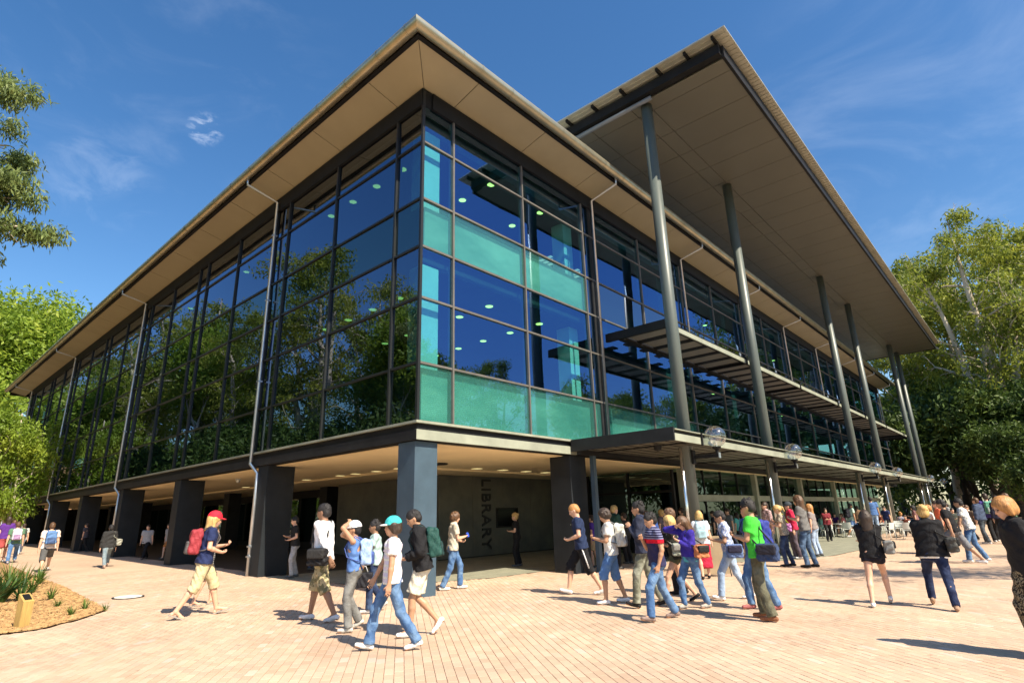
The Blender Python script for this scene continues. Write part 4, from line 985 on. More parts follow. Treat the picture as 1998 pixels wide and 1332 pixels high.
def cloth(col, var=.10, rough=.85, kind=None, col2=None):
    key = (col, kind, col2, rough)
    if key in _mc: return _mc[key]
    m = mat('woven cloth', col, rough, 0, var=var, vscale=14, bump=.35, bscale=60, spec=.2); t = m.node_tree; b = t.nodes['Principled BSDF']
    src = [l.from_socket for l in t.links if l.to_socket == b.inputs['Base Color']][0]
    if kind:
        tcn = t.nodes.new('ShaderNodeTexCoord'); sx = t.nodes.new('ShaderNodeSeparateXYZ'); t.links.new(tcn.outputs['Object'], sx.inputs[0])
        mx = t.nodes.new('ShaderNodeMix'); mx.data_type = 'RGBA'; mx.inputs[7].default_value = (*col2, 1); t.links.new(src, mx.inputs[6])
        def math_(op, a, bb):
            n = t.nodes.new('ShaderNodeMath'); n.operation = op
            for i, q in enumerate((a, bb)):
                if isinstance(q, (int, float)): n.inputs[i].default_value = q
                else: t.links.new(q, n.inputs[i])
            return n.outputs[0]
        if kind == 'stripe': f = math_('LESS_THAN', math_('FRACT', math_('MULTIPLY', sx.outputs[2], 13.0), 0), .38)
        elif kind == 'finestripe': f = math_('LESS_THAN', math_('FRACT', math_('MULTIPLY', sx.outputs[2], 24.0), 0), .4)
        elif kind == 'chestband':   # fine stripes above a red band, plain below
            fs = math_('MULTIPLY', math_('LESS_THAN', math_('FRACT', math_('MULTIPLY', sx.outputs[2], 26.0), 0), .35), math_('GREATER_THAN', sx.outputs[2], 1.27)); f = fs
            band = math_('MULTIPLY', math_('GREATER_THAN', sx.outputs[2], 1.20), math_('LESS_THAN', sx.outputs[2], 1.262))
            m3 = t.nodes.new('ShaderNodeMix'); m3.data_type = 'RGBA'; m3.inputs[7].default_value = (.62, .01, .03, 1); t.links.new(band, m3.inputs[0])
        elif kind in ('print', 'camo', 'leopard', 'wash'):
            n = t.nodes.new('ShaderNodeTexNoise'); n.inputs['Scale'].default_value = {'print': 26, 'camo': 15, 'leopard': 48, 'wash': 7}[kind]; n.inputs['Detail'].default_value = {'wash': 5}.get(kind, 2); t.links.new(tcn.outputs['Object'], n.inputs[0])
            r_ = t.nodes.new('ShaderNodeMapRange'); r_.inputs['From Min'].default_value = {'wash': .40}.get(kind, .49); r_.inputs['From Max'].default_value = {'wash': .66}.get(kind, .53); t.links.new(n.outputs[0], r_.inputs[0]); f = r_.outputs[0]
        t.links.new(f, mx.inputs[0])
        if kind == 'chestband': t.links.new(mx.outputs[2], m3.inputs[6]); t.links.new(m3.outputs[2], b.inputs['Base Color'])
        else: t.links.new(mx.outputs[2], b.inputs['Base Color'])
    n3 = t.nodes.new('ShaderNodeTexNoise'); n3.inputs['Scale'].default_value = 7; n3.inputs['Detail'].default_value = 3; n3.inputs['Distortion'].default_value = 1.6
    tc3 = t.nodes.new('ShaderNodeTexCoord'); t.links.new(tc3.outputs['Object'], n3.inputs[0])
    b3 = t.nodes.new('ShaderNodeBump'); b3.inputs['Strength'].default_value = .7; b3.inputs['Distance'].default_value = .028; t.links.new(n3.outputs[0], b3.inputs['Height'])
    t.links.new(b.inputs['Normal'].links[0].from_socket, b3.inputs['Normal']); t.links.new(b3.outputs[0], b.inputs['Normal'])
    _mc[key] = m; return m
SK = {'fair': (.62, .36, .24), 'tan': (.45, .25, .15), 'brown': (.28, .15, .09)}
for k_, c_ in SK.items():
    m = mat('skin ' + k_, c_, .5, 0, var=.06, vscale=12); b_ = m.node_tree.nodes['Principled BSDF']; b_.inputs['Subsurface Weight'].default_value = .0; SK[k_] = m
HAIR = {'black': mat('black hair', (.012, .010, .010), .65, 0, var=.4, vscale=60, bump=.6, bscale=120, stretch=(1, 1, .25)), 'brown': mat('brown hair', (.10, .05, .022), .5, 0, var=.45, vscale=50, bump=.6, bscale=110, stretch=(1, 1, .25)),
        'blond': mat('blond hair', (.50, .33, .12), .5, 0, var=.35, vscale=50, bump=.6, bscale=110, stretch=(1, 1, .25)), 'ginger': mat('ginger hair', (.42, .20, .06), .5, 0, var=.35, vscale=50, bump=.6, bscale=110, stretch=(1, 1, .25)),
        'dark': mat('dark brown hair', (.035, .02, .012), .5, 0, var=.4, vscale=60, bump=.6, bscale=110, stretch=(1, 1, .25))}
EYE = mat('eye', (.02, .015, .012), .2); LIP = mat('lip', (.40, .13, .10), .5)
DEN = ((.06, .13, .28), (.15, .25, .40)); DEND = ((.018, .03, .075), (.05, .08, .15)); DENL = ((.28, .38, .54), (.42, .52, .66)); GRJ = ((.14, .14, .135), (.23, .23, .22))
def jeans(d): return cloth(d[0], kind='wash', col2=d[1])
HANDS = {  # targets in the torso frame (origin at hips, x forward, y outwards, z up), metres for a 1.75 m person
    'down': (.04, .26, -.13), 'fwd': (.26, .22, -.07), 'back': (-.24, .23, -.06), 'phone': (.27, .05, .24), 'hold': (.21, .12, .13), 'pocket': (.06, .21, -.05), 'strap': (.17, .12, .36), 'chest': (.2, .0, .33),
    'face': (.16, .07, .60), 'over': (.10, .0, .78), 'cross': (.20, -.08, .22), 'book': (.24, .04, .20), 'lap': (.34, .12, .06), 'fwdhi': (.36, .16, .10), 'bag': (.0, .25, .10)}
def person(label, feet=None, head=None, face=90, root=None, H=None, s_fat=1.0, female=False, skin='fair', hair=('short', 'black'), top=('tee', (.7, .7, .7)), bottom=('jeans', DEN), shoe=(.6, .6, .6), arms=('down', 'down'),
           lean=4, hy=0, hp=0, twist=0, cap=None, bag=None, near=1, sit=False, group=None, extra=None):
    """feet: [(u, v, pitch, lift)] * 2 pixels of the two shoes; head: pixel of the top of the head; face: heading relative to the viewing direction (90 = screen left)"""
    if root is None:
        A = [ground(f[0], f[1]) for f in feet]; rt_ = (A[0] + A[1]) / 2 if len(A) > 1 else A[0]
    else: rt_ = np.array([root[0], root[1], gz(root[1])]); A = None
    r_ = math.hypot(rt_[0], rt_[1]); th = math.atan2(rt_[1], rt_[0])
    if H is None:
        d = ray(*head); H = (CAM_H - rt_[2] + d[2] * r_ / math.hypot(d[0], d[1])) / .985
    psi = th + R(face); s = H / 1.75
    if sit: s = 1.0
    cp, sp = math.cos(-psi), math.sin(-psi)
    fl = []
    if A is not None and not sit:
        for a, f in zip(A, feet):
            dx, dy = a[0] - rt_[0], a[1] - rt_[1]; fl.append([cp * dx - sp * dy, sp * dx + cp * dy, f[2] if len(f) > 2 else 0, f[3] if len(f) > 3 else 0])
        if len(fl) == 1: fl = [[.04, .1, 0, 0], [-.04, -.1, 0, 0]]
        if fl[0][1] < fl[1][1] and abs(fl[0][1] - fl[1][1]) > .0: fl = fl[::-1]
        fl[0][1] = min(max(fl[0][1], .07), .16); fl[1][1] = max(min(fl[1][1], -.07), -.16)
    else: fl = [[.05, .11, 0, 0], [-.05, -.11, 0, 0]]
    h = (.0130, .019, .029)[near - 1]
    foot = []
    for (fx, fy, ph, lf) in fl:
        p = R(ph)
        if ph >= 0: piv = np.array([fx + .075 * s, fy, lf]); an = piv + np.array([-.13 * math.cos(p) + .085 * math.sin(p), 0, .085 * math.cos(p) + .13 * math.sin(p)]) * s
        else: piv = np.array([fx - .10 * s, fy, lf]); q = -p; an = piv + np.array([.045 * math.cos(q) - .085 * math.sin(q), 0, .085 * math.cos(q) + .045 * math.sin(q)]) * s
        foot.append((an, np.array([math.cos(p), 0, -math.sin(p)]), np.array([math.sin(p), 0, math.cos(p)])))
    if sit: foot = [(np.array([.44, .1, .09]), np.array([1, 0, 0.]), np.array([0, 0, 1.])), (np.array([.40, -.12, .09]), np.array([1, 0, 0.]), np.array([0, 0, 1.]))]
    LT, LS = .435 * s, .425 * s; hx = .5 * (foot[0][0][0] + foot[1][0][0]) + .035 * s
    if sit: hz = .52; hx = -.02
    else:
        hz = 9
        for (an, _, _), sgn in zip(foot, (1, -1)):
            L = .992 * (LT + LS); dd = L * L - (an[0] - hx) ** 2 - (an[1] - sgn * .09 * s) ** 2; z = an[2] + math.sqrt(max(dd, .1)); hz = min(hz, z)
        hz = min(hz, .93 * s)
    hips = [np.array([hx, .088 * s, hz]), np.array([hx, -.088 * s, hz])]
    Rt = rot('z', R(twist)) @ rot('y', R(lean)); Pc = np.array([hx, 0, hz + .02 * s]); T = lambda x, y, z: Pc + Rt @ (np.array([x, y, z]) * s)
    fw = s_fat; sh = .165 if female else .188
    S2 = np.diag([1, .62, 1.]) @ Rt.T
    legs = []
    for sgn, hp_, (an, fd, fu) in zip((1, -1), hips, foot):
        kn, an2 = ik(hp_, an, LT, LS, np.array([1, sgn * .12, .1])); legs.append((hp_, kn, an, fd, fu))
    armj = []
    for sgn, tg in zip((1, -1), arms):
        S_ = T(-.0, sgn * sh, .465); tgt = HANDS[tg] if isinstance(tg, str) else tg; W_ = T(tgt[0], sgn * tgt[1], tgt[2]); pole = Rt @ np.array([-.7, sgn * .7, -.9])
        if tgt[2] > .55: pole = Rt @ np.array([.5, sgn * 1.2, -.2])
        E_, W_ = ik(S_, W_, .285 * s, .25 * s, pole); armj.append((S_, E_, W_, tg))
    nb = T(-.01, 0, .50); Rh = rot('z', R(twist + hy)) @ rot('y', R(lean * .4 + hp)); hc0 = T(.012, 0, .585)
    Hc = lambda x, y, z: hc0 + Rh @ (np.array([x, y, z + .055]) * s)
    MH = np.diag([.86, 1.06, .82]) @ Rh.T
    # ---- body
    b = Prims()
    b.cap(T(0, 0, .30), T(0, 0, .40), .108 * s * fw, .112 * s * fw, S2, .03); b.cap(T(0, -.12, .455), T(0, .12, .455), .052 * s, None, None, .05)
    b.cap(T(0, 0, .12), T(0, 0, .30), .092 * s * fw, .105 * s * fw, S2, .03); b.cap(T(0, 0, -.03), T(0, 0, .10), .102 * s * fw, .095 * s * fw, S2, .03)
    for sg in (1, -1): b.cap(T(-.035, sg * .07, -.04), T(-.03, sg * .065, .02), .085 * s * fw, None, None, .04)
    if female:
        for sg in (1, -1): b.cap(T(.085, sg * .07, .33), T(.09, sg * .07, .34), .055 * s, None, None, .03)
    for (hp_, kn, an, fd, fu) in legs:
        cm_ = kn + (an - kn) * .30 - fd * .012 * s
        kv = .8 if bottom[0] in ('jeans', 'slacks', 'cuffed') else 1.0
        b.cap(hp_, kn, .084 * s * fw * kv, .053 * s * (.8 if bottom[0] != 'shortshorts' else 1), None, .03); b.cap(kn, cm_, .051 * s * kv, .053 * s * kv, None, .02); b.cap(cm_, an, .053 * s * kv, .034 * s, None, .02)
        toe = an + (fd * .15 - fu * .055) * s; heel = an + (-fd * .035 - fu * .05) * s
        b.cap(an, toe, .034 * s, .022 * s, None, .02); b.cap(heel, heel, .033 * s, None, None, .02); b.cap(toe - fd * .05 * s, toe + fd * .01 * s, .028 * s, .022 * s, None, .015)
    for (S_, E_, W_, tg), sg in zip(armj, (1, -1)):
        b.cap(S_, E_, .047 * s, .038 * s, None, .03); m1 = E_ + (W_ - E_) * .3; b.cap(E_, m1, .037 * s, .039 * s, None, .02); b.cap(m1, W_, .039 * s, .026 * s, None, .02)
        d = _n(W_ - E_); inn = Rt @ np.array([0.15, -sg * 1., 0]); 
        if tg in ('phone', 'hold', 'book', 'lap', 'fwdhi', 'chest', 'face'): d = _n(d + Rt @ np.array([.1, -sg * .35, .12])); inn = Rt @ np.array([-.3, -sg * .3, 1.])
        n_ = _n(inn - d * np.dot(inn, d)); l = np.cross(d, n_) * sg; up_ = Rt @ np.array([1., 0, 0]) if tg not in ('phone', 'hold', 'book', 'lap', 'fwdhi', 'chest', 'face') else Rt @ np.array([0, -sg, 0])
        if np.dot(l, up_) < 0: l = -l
        Mh = I3
        for q in (-.022, 0, .022): b.cap(W_ + d * .012 * s + l * q * s * .7, W_ + d * .082 * s + l * q * s * 1.2, .017 * s, .015 * s, None, .012)
        curl = 1.15 if tg in ('strap', 'bag', 'hold', 'phone', 'over', 'chest', 'book') else .45
        for q, fl_ in ((-.030, .062), (-.010, .078), (.010, .083), (.030, .075)):
            p0 = W_ + (d * .088 + l * q) * s; d1 = d * math.cos(curl * .5) + n_ * math.sin(curl * .5); p1 = p0 + d1 * fl_ * .55 * s; d2 = d * math.cos(curl * 1.4) + n_ * math.sin(curl * 1.4); p2 = p1 + d2 * fl_ * .5 * s
            b.cap(p0, p1, .0092 * s, .0085 * s, None, .004); b.cap(p1, p2, .0085 * s, .0072 * s, None, .003)
        t0 = W_ + (d * .03 + l * .028) * s; t1 = t0 + _n(d * .7 + l * .6 + n_ * .3) * .045 * s; b.cap(t0, t1, .012 * s, .0105 * s, None, .006); b.cap(t1, t1 + _n(d * .9 + l * .1 + n_ * .5) * .032 * s, .0105 * s, .0085 * s, None, .003)
    b.cap(nb - Rt @ np.array([0, 0, .03]), Hc(-.012, 0, -.05), .056 * s * (.86 if female else 1), .052 * s * (.86 if female else 1), None, .025)
    b.cap(Hc(-.012, 0, .035), Hc(.002, 0, .035), .083 * s, None, MH, .02); b.cap(Hc(.03, 0, -.02), Hc(.052, 0, -.068), .058 * s, .034 * s, None, .03); b.cap(Hc(.05, 0, .03), Hc(.06, 0, -.03), .040 * s, .038 * s, np.diag([1, .8, 1.]) @ Rh.T, .02)
    b.cap(Hc(.088, 0, .022), Hc(.107, 0, -.014), .0095 * s, .0135 * s, None, .010)
    b.cap(Hc(.092, -.014, -.047), Hc(.092, .014, -.047), .0085 * s, None, None, .006)
    for sg in (1, -1):
        b.cap(Hc(-.005, sg * .073, .018), Hc(.003, sg * .074, -.014), .015 * s, .010 * s, None, .008); b.cap(Hc(.086, sg * .032, .018), Hc(.088, sg * .030, .018), .011 * s, None, None, .002, sub=1)
    parts_ = [('body', b.mesh(h, name='body', m=SK[skin]))]
    # ---- eyes and mouth as tiny pieces
    if near <= 2:
        e = MB()
        for sg in (1, -1): e.sphere(tuple(Hc(.0795, sg * .031, .018)), .0105 * s, 8, 6)
        me_ = e.mesh('eyes', True); me_.materials.append(EYE); parts_.append(('eyes', me_))
    if near == 1:
        e = MB().tube([Hc(.094, -.022, -.047), Hc(.0995, 0, -.046), Hc(.094, .022, -.047)], [.004 * s, .0062 * s, .004 * s], 6); me_ = e.mesh('mouth', True); me_.materials.append(LIP); parts_.append(('mouth', me_))
    # ---- trousers / shorts / skirt
    kind, bc = bottom[0], bottom[1]; bm = jeans(bc) if isinstance(bc[0], tuple) else (cloth(*bc) if False else cloth(bc, **(bottom[2] if len(bottom) > 2 else {})))
    g = Prims(); waist = .10 if top[0] in ('tank', 'sweater') else .04
    g.cap(T(0, 0, -.03), T(0, 0, waist), .114 * s * fw, .104 * s * fw, S2, .03, flat=1)
    for sg in (1, -1): g.cap(T(-.032, sg * .066, -.05), T(-.028, sg * .06, -.01), .093 * s * fw, None, None, .04)
    if kind in ('jeans', 'slacks', 'cuffed'):
        fl_ = {'jeans': .068, 'slacks': .078, 'cuffed': .07}[kind]
        if female: fl_ -= .008
        for (hp_, kn, an, fd, fu) in legs:
            end = kn + (an - kn) * (1.03 if kind != 'cuffed' else .8)
            g.cap(hp_, kn, .097 * s * fw, .070 * s, None, .03); g.cap(kn, end, .068 * s, fl_ * s, None, .025, flat=1)
        parts_.append(('trousers', g.mesh(h, wrinkle=.011, wf=17, name='trousers', m=bm)))
    elif kind in ('shorts', 'shortshorts', 'longshorts'):
        fr, wd = {'shorts': (.86, .104), 'longshorts': (1.06, .100), 'shortshorts': (.30, .108)}[kind]
        for (hp_, kn, an, fd, fu) in legs:
            if fr > 1: g.cap(hp_, kn, .10 * s * fw, .088 * s, None, .03); g.cap(kn, kn + (an - kn) * (fr - .86), .088 * s, .09 * s, None, .02, flat=1)
            else: g.cap(hp_, hp_ + (kn - hp_) * fr, .10 * s * fw, wd * s * (fw if fr < .5 else 1), None, .03, flat=1)
        parts_.append(('shorts', g.mesh(h, wrinkle=.012, name='shorts', m=bm)))
        if len(bottom) > 3:   # contrast side stripe
            st_ = MB(); 
            for sg, (hp_, kn, an, fd, fu) in zip((1, -1), legs): st_.tube([hp_ + np.array([0, sg * .098, .02]) * s, kn + np.array([0, sg * .092, .02]) * s], .014 * s, 6)
            me_ = st_.mesh('side_stripe', True); me_.materials.append(cloth((.8, .8, .8))); parts_.append(('side_stripe', me_))
    else:
        kz = (legs[0][1] + legs[1][1]) / 2; an_m = (legs[0][2] + legs[1][2]) / 2; ln = {'skirt': .9, 'longskirt': 1.45}[kind]
        if ln > 1: e_ = kz + (an_m - kz) * (ln - 1) * 1.25
        else: e_ = Pc + (kz - Pc) * ln
        g.cap(Pc, kz if ln > 1 else e_, .118 * s * fw, .128 * s * fw, S2, .03, flat=1)
        if ln > 1: g.cap(kz, e_, .128 * s * fw, .135 * s * fw, S2, .02, flat=1)
        parts_.append(('skirt', g.mesh(h, wrinkle=.012, name='skirt', m=bm)))
    # ---- top
    kind = top[0]; tm_ = cloth(top[1], **(top[2] if len(top) > 2 else {})); g = Prims()
    o = {'tee': .016, 'polo': .014, 'tank': .008, 'long': .016, 'hoodie': .030, 'jacket': .028, 'blouse': .020, 'sweater': .012}[kind] * s
    hem = {'tank': -.02, 'sweater': .03}.get(kind, -.075)
    g.cap(T(0, 0, .30), T(0, 0, .40), .108 * s * fw + o * .75, .112 * s * fw + o * .6, S2, .03); g.cap(T(0, -.125, .455), T(0, .125, .455), .052 * s + o * .55, None, None, .05)
    g.cap(T(0, 0, .25), T(0, 0, .10), .103 * s * fw + o * .8, .103 * s * fw + o * .75, S2, .03); g.cap(T(0, 0, .12), T(-.006, 0, hem), .105 * s * fw + o * .8, .122 * s * fw + o * 1.0, S2, .03, flat=1)
    if female and kind != 'hoodie':
        for sg in (1, -1): g.cap(T(.085, sg * .07, .33), T(.09, sg * .07, .34), .06 * s, None, None, .03)
    sl_len = {'tee': .62, 'polo': .66, 'tank': 0, 'long': 2, 'hoodie': 2, 'jacket': 2, 'blouse': 1.2, 'sweater': 2}[kind]
    for (S_, E_, W_, tg) in armj:
        if sl_len == 0: continue
        if sl_len <= 1: g.cap(S_, S_ + (E_ - S_) * sl_len, .052 * s + o, .052 * s + o * 1.15, None, .03, flat=1)
        else: g.cap(S_, E_, .052 * s + o * .9, .044 * s + o, None, .03); g.cap(E_, E_ + (W_ - E_) * (min(sl_len - 1, 1) * .95), .044 * s + o, .030 * s + o * .9, None, .02, flat=1)
    if kind in ('polo', 'hoodie', 'jacket', 'blouse'): g.cap(T(-.02, 0, .495), T(.0, 0, .515), .070 * s + o * .4, .066 * s + o * .4, None, .02)
    if kind == 'hoodie': g.cap(T(-.07, -.07, .47), T(-.07, .07, .47), .055 * s, None, None, .04)
    parts_.append(({'tee': 't_shirt', 'polo': 'polo_shirt', 'tank': 'vest', 'long': 'long_sleeved_shirt', 'hoodie': 'hooded_jacket', 'jacket': 'jacket', 'blouse': 'blouse', 'sweater': 'sweater'}[kind], g.mesh(h, wrinkle=.010 if kind not in ('hoodie', 'jacket') else .016, name='top', m=tm_)))
    if kind == 'sweater' and extra and 'hem' in extra:
        g = Prims(); g.cap(T(0, 0, .08), T(0, 0, -.07), .108 * s * fw, .118 * s * fw, S2, .02, flat=1); parts_.append(('undershirt', g.mesh(h, name='undershirt', m=cloth(extra['hem']))))
    if extra and 'white_hem' in extra:
        g = Prims(); g.cap(T(0, 0, -.03), T(0, 0, -.10), .128 * s * fw, .128 * s * fw, S2, .01, flat=2); parts_.append(('undershirt', g.mesh(h, name='undershirt', m=cloth((.8, .8, .8)))))
    # ---- shoes
    if shoe is not None:
        sm = cloth(shoe, rough=.6)
        for (hp_, kn, an, fd, fu) in legs:
            g = Prims(); toe = an + (fd * .165 - fu * .045) * s; heel = an + (-fd * .045 - fu * .042) * s; g.cap(heel, toe - fd * .012 * s, .035 * s, .030 * s, None, .015); g.cap(an - fu * .02 * s, toe - fd * .08 * s, .042 * s, .032 * s, None, .02)
            parts_.append(('shoe', g.mesh(min(h, .014), planes=[(an - fu * .080 * s, -fu)], name='shoe', m=sm)))
    else:
        for (hp_, kn, an, fd, fu) in legs:
            g = Prims(); g.cap(an + (-fd * .05 - fu * .078) * s, an + (fd * .165 - fu * .078) * s, .036 * s, .040 * s, None, .01)
            parts_.append(('thong_sandal', g.mesh(min(h, .014), planes=[(an - fu * .084 * s, -fu), (an - fu * .066 * s, fu)], name='sandal', m=cloth((.3, .28, .25), rough=.6))))
    # ---- hair
    style, hcol = hair; hm = HAIR[hcol]; g = Prims(); hh = min(h, .0125)
    th_ = {'short': .006, 'buzz': .003, 'spiky': .008, 'curly': .02, 'long': .016, 'curlylong': .022, 'bob': .02, 'pony': .012, 'bun': .014, 'messy': .018}[style] * s
    g.cap(Hc(-.018, 0, .042), Hc(-.002, 0, .044), .083 * s + th_ * .9, None, MH, .01)
    g.cap(Hc(-.06, -.02, -.01), Hc(-.06, .02, -.01), .052 * s + th_ * .6, None, None, .03)
    if style in ('long', 'curlylong'):
        ex = 1.35 if style == 'curlylong' else 1
        g.cap(Hc(-.055, -.03, 0), Hc(-.075, -.03, -.20), .058 * s * ex, .05 * s * ex, None, .04); g.cap(Hc(-.055, .03, 0), Hc(-.075, .03, -.20), .058 * s * ex, .05 * s * ex, None, .04)
        for sg in (1, -1): g.cap(Hc(0, sg * .075, .03), Hc(0, sg * .085, -.13), .03 * s * ex, .026 * s * ex, None, .03)
    if style == 'bob':
        for sg in (1, -1): g.cap(Hc(-.005, sg * .074, .04), Hc(-.012, sg * .082, -.055), .032 * s, .026 * s, None, .03)
        g.cap(Hc(-.06, -.04, -.03), Hc(-.06, .04, -.03), .05 * s, None, None, .03)
    if style in ('messy', 'curly'):
        for sg in (1, -1): g.cap(Hc(-.02, sg * .075, .04), Hc(-.02, sg * .078, .0), .028 * s, .022 * s, None, .02)
    if style == 'pony': g.cap(Hc(-.10, 0, .07), Hc(-.15, 0, .0), .03 * s, .034 * s, None, .02); g.cap(Hc(-.15, 0, 0), Hc(-.15, 0, -.12), .034 * s, .014 * s, None, .02)
    if style == 'bun': g.cap(Hc(-.11, 0, .09), Hc(-.11, 0, .09), .045 * s, None, None, .02)
    rs_ = np.random.default_rng(len(label) * 7 + int(abs(rt_[0] * 100)))
    if style in ('spiky', 'messy', 'curly', 'curlylong', 'bun'):
        for q in range(26 if style != 'spiky' else 34):
            v_ = rs_.normal(0, 1, 3); v_ /= np.linalg.norm(v_); v_[2] = abs(v_[2]) if style == 'spiky' else v_[2]
            if v_[0] > .45 and v_[2] < .5: continue
            lo_ = -.16 if style == 'curlylong' and v_[0] < .2 and rs_.random() < .5 else 0
            p0 = Hc(-.012 + v_[0] * .08, v_[1] * .075, .045 + v_[2] * .08 + lo_); p1 = Hc(-.012 + v_[0] * .115 + (.0 if style != 'spiky' else -.01), v_[1] * .105, .045 + v_[2] * (.135 if style == 'spiky' else .115) + lo_)
            g.cap(p0, p1, .018 * s, .008 * s if style == 'spiky' else .016 * s, None, .006)
    if style in ('short', 'bob', 'pony', 'long'):
        for q in range(20):
            v_ = rs_.normal(0, 1, 3); v_ /= np.linalg.norm(v_); v_[2] = abs(v_[2])
            g.cap(Hc(-.012 + v_[0] * .085, v_[1] * .072, .045 + v_[2] * .085), Hc(-.02 + v_[0] * .10, v_[1] * .088, .047 + v_[2] * .104), .016 * s, .010 * s, None, .008)
    g.cap(Hc(.112, 0, -.05), Hc(.122, 0, -.0), .094 * s, .072 * s, None, 0, sub=1)
    for sg in (1, -1):
        if style in ('short', 'buzz', 'spiky', 'pony', 'bun'): g.cap(Hc(.004, sg * .095, -.012), Hc(.06, sg * .088, -.03), .040 * s, .058 * s, None, 0, sub=1)
    for sg in (1, -1): g.cap(Hc(.086, sg * .020, .041), Hc(.080, sg * .044, .040), .0052 * s, .0042 * s, None, .002)
    parts_.append(('hair', g.mesh(hh, name='hair', m=hm)))
    if cap:
        g = Prims(); g.cap(Hc(-.014, 0, .052), Hc(-.002, 0, .052), .085 * s + .017 * s, None, MH, .01)
        me_ = g.mesh(hh, planes=[(Hc(0, 0, .045), -(Rh @ np.array([.12, 0, 1.])))], name='cap', m=cloth(cap[0], rough=.7)); parts_.append(('cap', me_))
        v_ = Prims(); v_.cap(Hc(.07, 0, .052), Hc(.135, 0, .045), .060 * s, .052 * s, np.diag([1, .9, 4.2]) @ Rh.T, .01); parts_.append(('cap_peak', v_.mesh(.009, name='peak', m=cloth(cap[1], rough=.7))))
    if extra and 'glasses' in extra:
        gb = MB()
        for sg in (1, -1):
            c = Hc(.098, sg * .033, .016); gb.tube([c + Rh @ (np.array([0, .021 * math.cos(a), .015 * math.sin(a)]) * s) for a in np.linspace(0, 2 * math.pi, 11)], .0022 * s, 5, caps=False); gb.tube([Hc(.096, sg * .055, .02), Hc(0, sg * .082, .018)], .002 * s, 4)
        if extra['glasses'] == 'dark':
            for sg in (1, -1): gb.sphere(tuple(Hc(.095, sg * .033, .016)), .019 * s, 8, 6)
        me_ = gb.mesh('glasses', True); me_.materials.append(M['steel_black']); parts_.append(('glasses', me_))
    if extra and 'print' in extra:   # flat lettering-like print on the chest
        gb = MB(); 
        for i, w in enumerate((0, 1, 2, 3)): gb.box(-.045 + i * .024, -.028 + i * .024, -.001, .001, .012, .05)
        me_ = gb.mesh('chest_print'); V_ = np.array([v.co[:] for v in me_.vertices]); V_ = np.array([T(.112 * fw + .028, 0, .37) + Rt @ np.array([v[1], -v[0], v[2]]) for v in V_]); me_.vertices.foreach_set('co', V_.astype(np.float32).ravel()); me_.materials.append(cloth(extra['print'])); parts_.append(('chest_print', me_))
    t = thing('person', label, 'person', tuple(rt_ + [0, 0, .004]), psi, group)
    for nm, me_ in parts_:
        link_mesh(nm, me_, None, t)
    if extra and 'held' in extra:
        hl, hcol_, hs_, lab_ = extra['held']; W_ = armj[1][2] if hl == 'R' else armj[0][2]; E_ = armj[1][1] if hl == 'R' else armj[0][1]; c = W_ + _n(W_ - E_) * .09 * s
        o_ = link_mesh(lab_[1], MB().bbox(-hs_[0] / 2, hs_[0] / 2, -hs_[1] / 2, hs_[1] / 2, -hs_[2] / 2, hs_[2] / 2, min(hs_) * .2).mesh('held'), cloth(hcol_, rough=.4)); o_.location = tuple(np.array(t.location) + np.array([[math.cos(psi), -math.sin(psi), 0], [math.sin(psi), math.cos(psi), 0], [0, 0, 1]]) @ (c + np.array([0, 0, .02]))); o_.rotation_euler = (0, R(-20), psi); tag(o_, lab_[0], lab_[2])
    # ---- bags are things of their own
    if bag:
        kind, bcol, blab = bag[:3]; bcol2 = bag[3] if len(bag) > 3 else tuple(c * .5 for c in bcol); bmn = cloth(bcol, rough=.6); bm2 = cloth(bcol2, rough=.6); P_ = []
        MB_ = Rt.T
        if kind == 'backpack':
            c0 = T(-.20 * fw - .02, 0, .26); g = Prims(); g.box(T(-.205 * fw, 0, .27), (.05 * s, .10 * s, .16 * s), .045 * s, MB_, .02); g.cap(T(-.17, -.07, .46), T(-.17, .07, .46), .04 * s, None, None, .04)
            P_.append(('bag_body', g.mesh(.014, wrinkle=.012, name='bag', m=bmn))); g = Prims(); g.box(T(-.285 * fw, 0, .17), (.02 * s, .075 * s, .075 * s), .03 * s, MB_, .01); P_.append(('front_pocket', g.mesh(.014, wrinkle=.01, name='pocket', m=bm2)))
            for sg in (1, -1):
                st_ = MB().tube([T(-.15, sg * .09, .47), T(-.03, sg * .105, .545), T(.085 * fw, sg * .11, .47), T(.15 * fw, sg * .115, .36), T(.10 * fw, sg * .17, .22), T(-.06, sg * .20 * fw, .15), T(-.15, sg * .10, .12)], .011 * s, 6); me_ = st_.mesh('strap', True); me_.materials.append(bm2); P_.append(('strap', me_))
        elif kind in ('shoulder', 'messenger'):
            sg = bag[4] if len(bag) > 4 else -1
            bz, bs, bxp = (.0, (.045, .12, .095), -.06 if len(bag) < 6 else bag[5]) if kind == 'messenger' else (.12, (.045, .11, .09), -.08)
            M3 = MB_ @ rot('z', R(90)).T if True else MB_
            c0 = T(bxp, sg * (.25 * fw + .03), bz); g = Prims(); g.box(c0, (bs[0] * s, bs[1] * s, bs[2] * s), .03 * s, M3, .02); P_.append(('bag_body', g.mesh(.014, wrinkle=.016, wf=34, name='bag', m=bmn)))
            g = Prims(); g.box(T(bxp, sg * (.25 * fw + .10), bz + .045), (.022 * s, bs[1] * .95 * s, bs[2] * .5 * s), .02 * s, M3, .01); P_.append(('flap', g.mesh(.014, name='flap', m=bm2)))
            far = -sg if kind == 'messenger' else sg
            pts = [T(bxp - .10, sg * (.25 * fw), bz + .10), T(-.12 * fw, sg * .10, .33), T(-.06, far * .12, .52), T(.05, far * .12, .52), T(.14 * fw, sg * .06, .33), T(bxp + .12, sg * .25 * fw, bz + .10)]
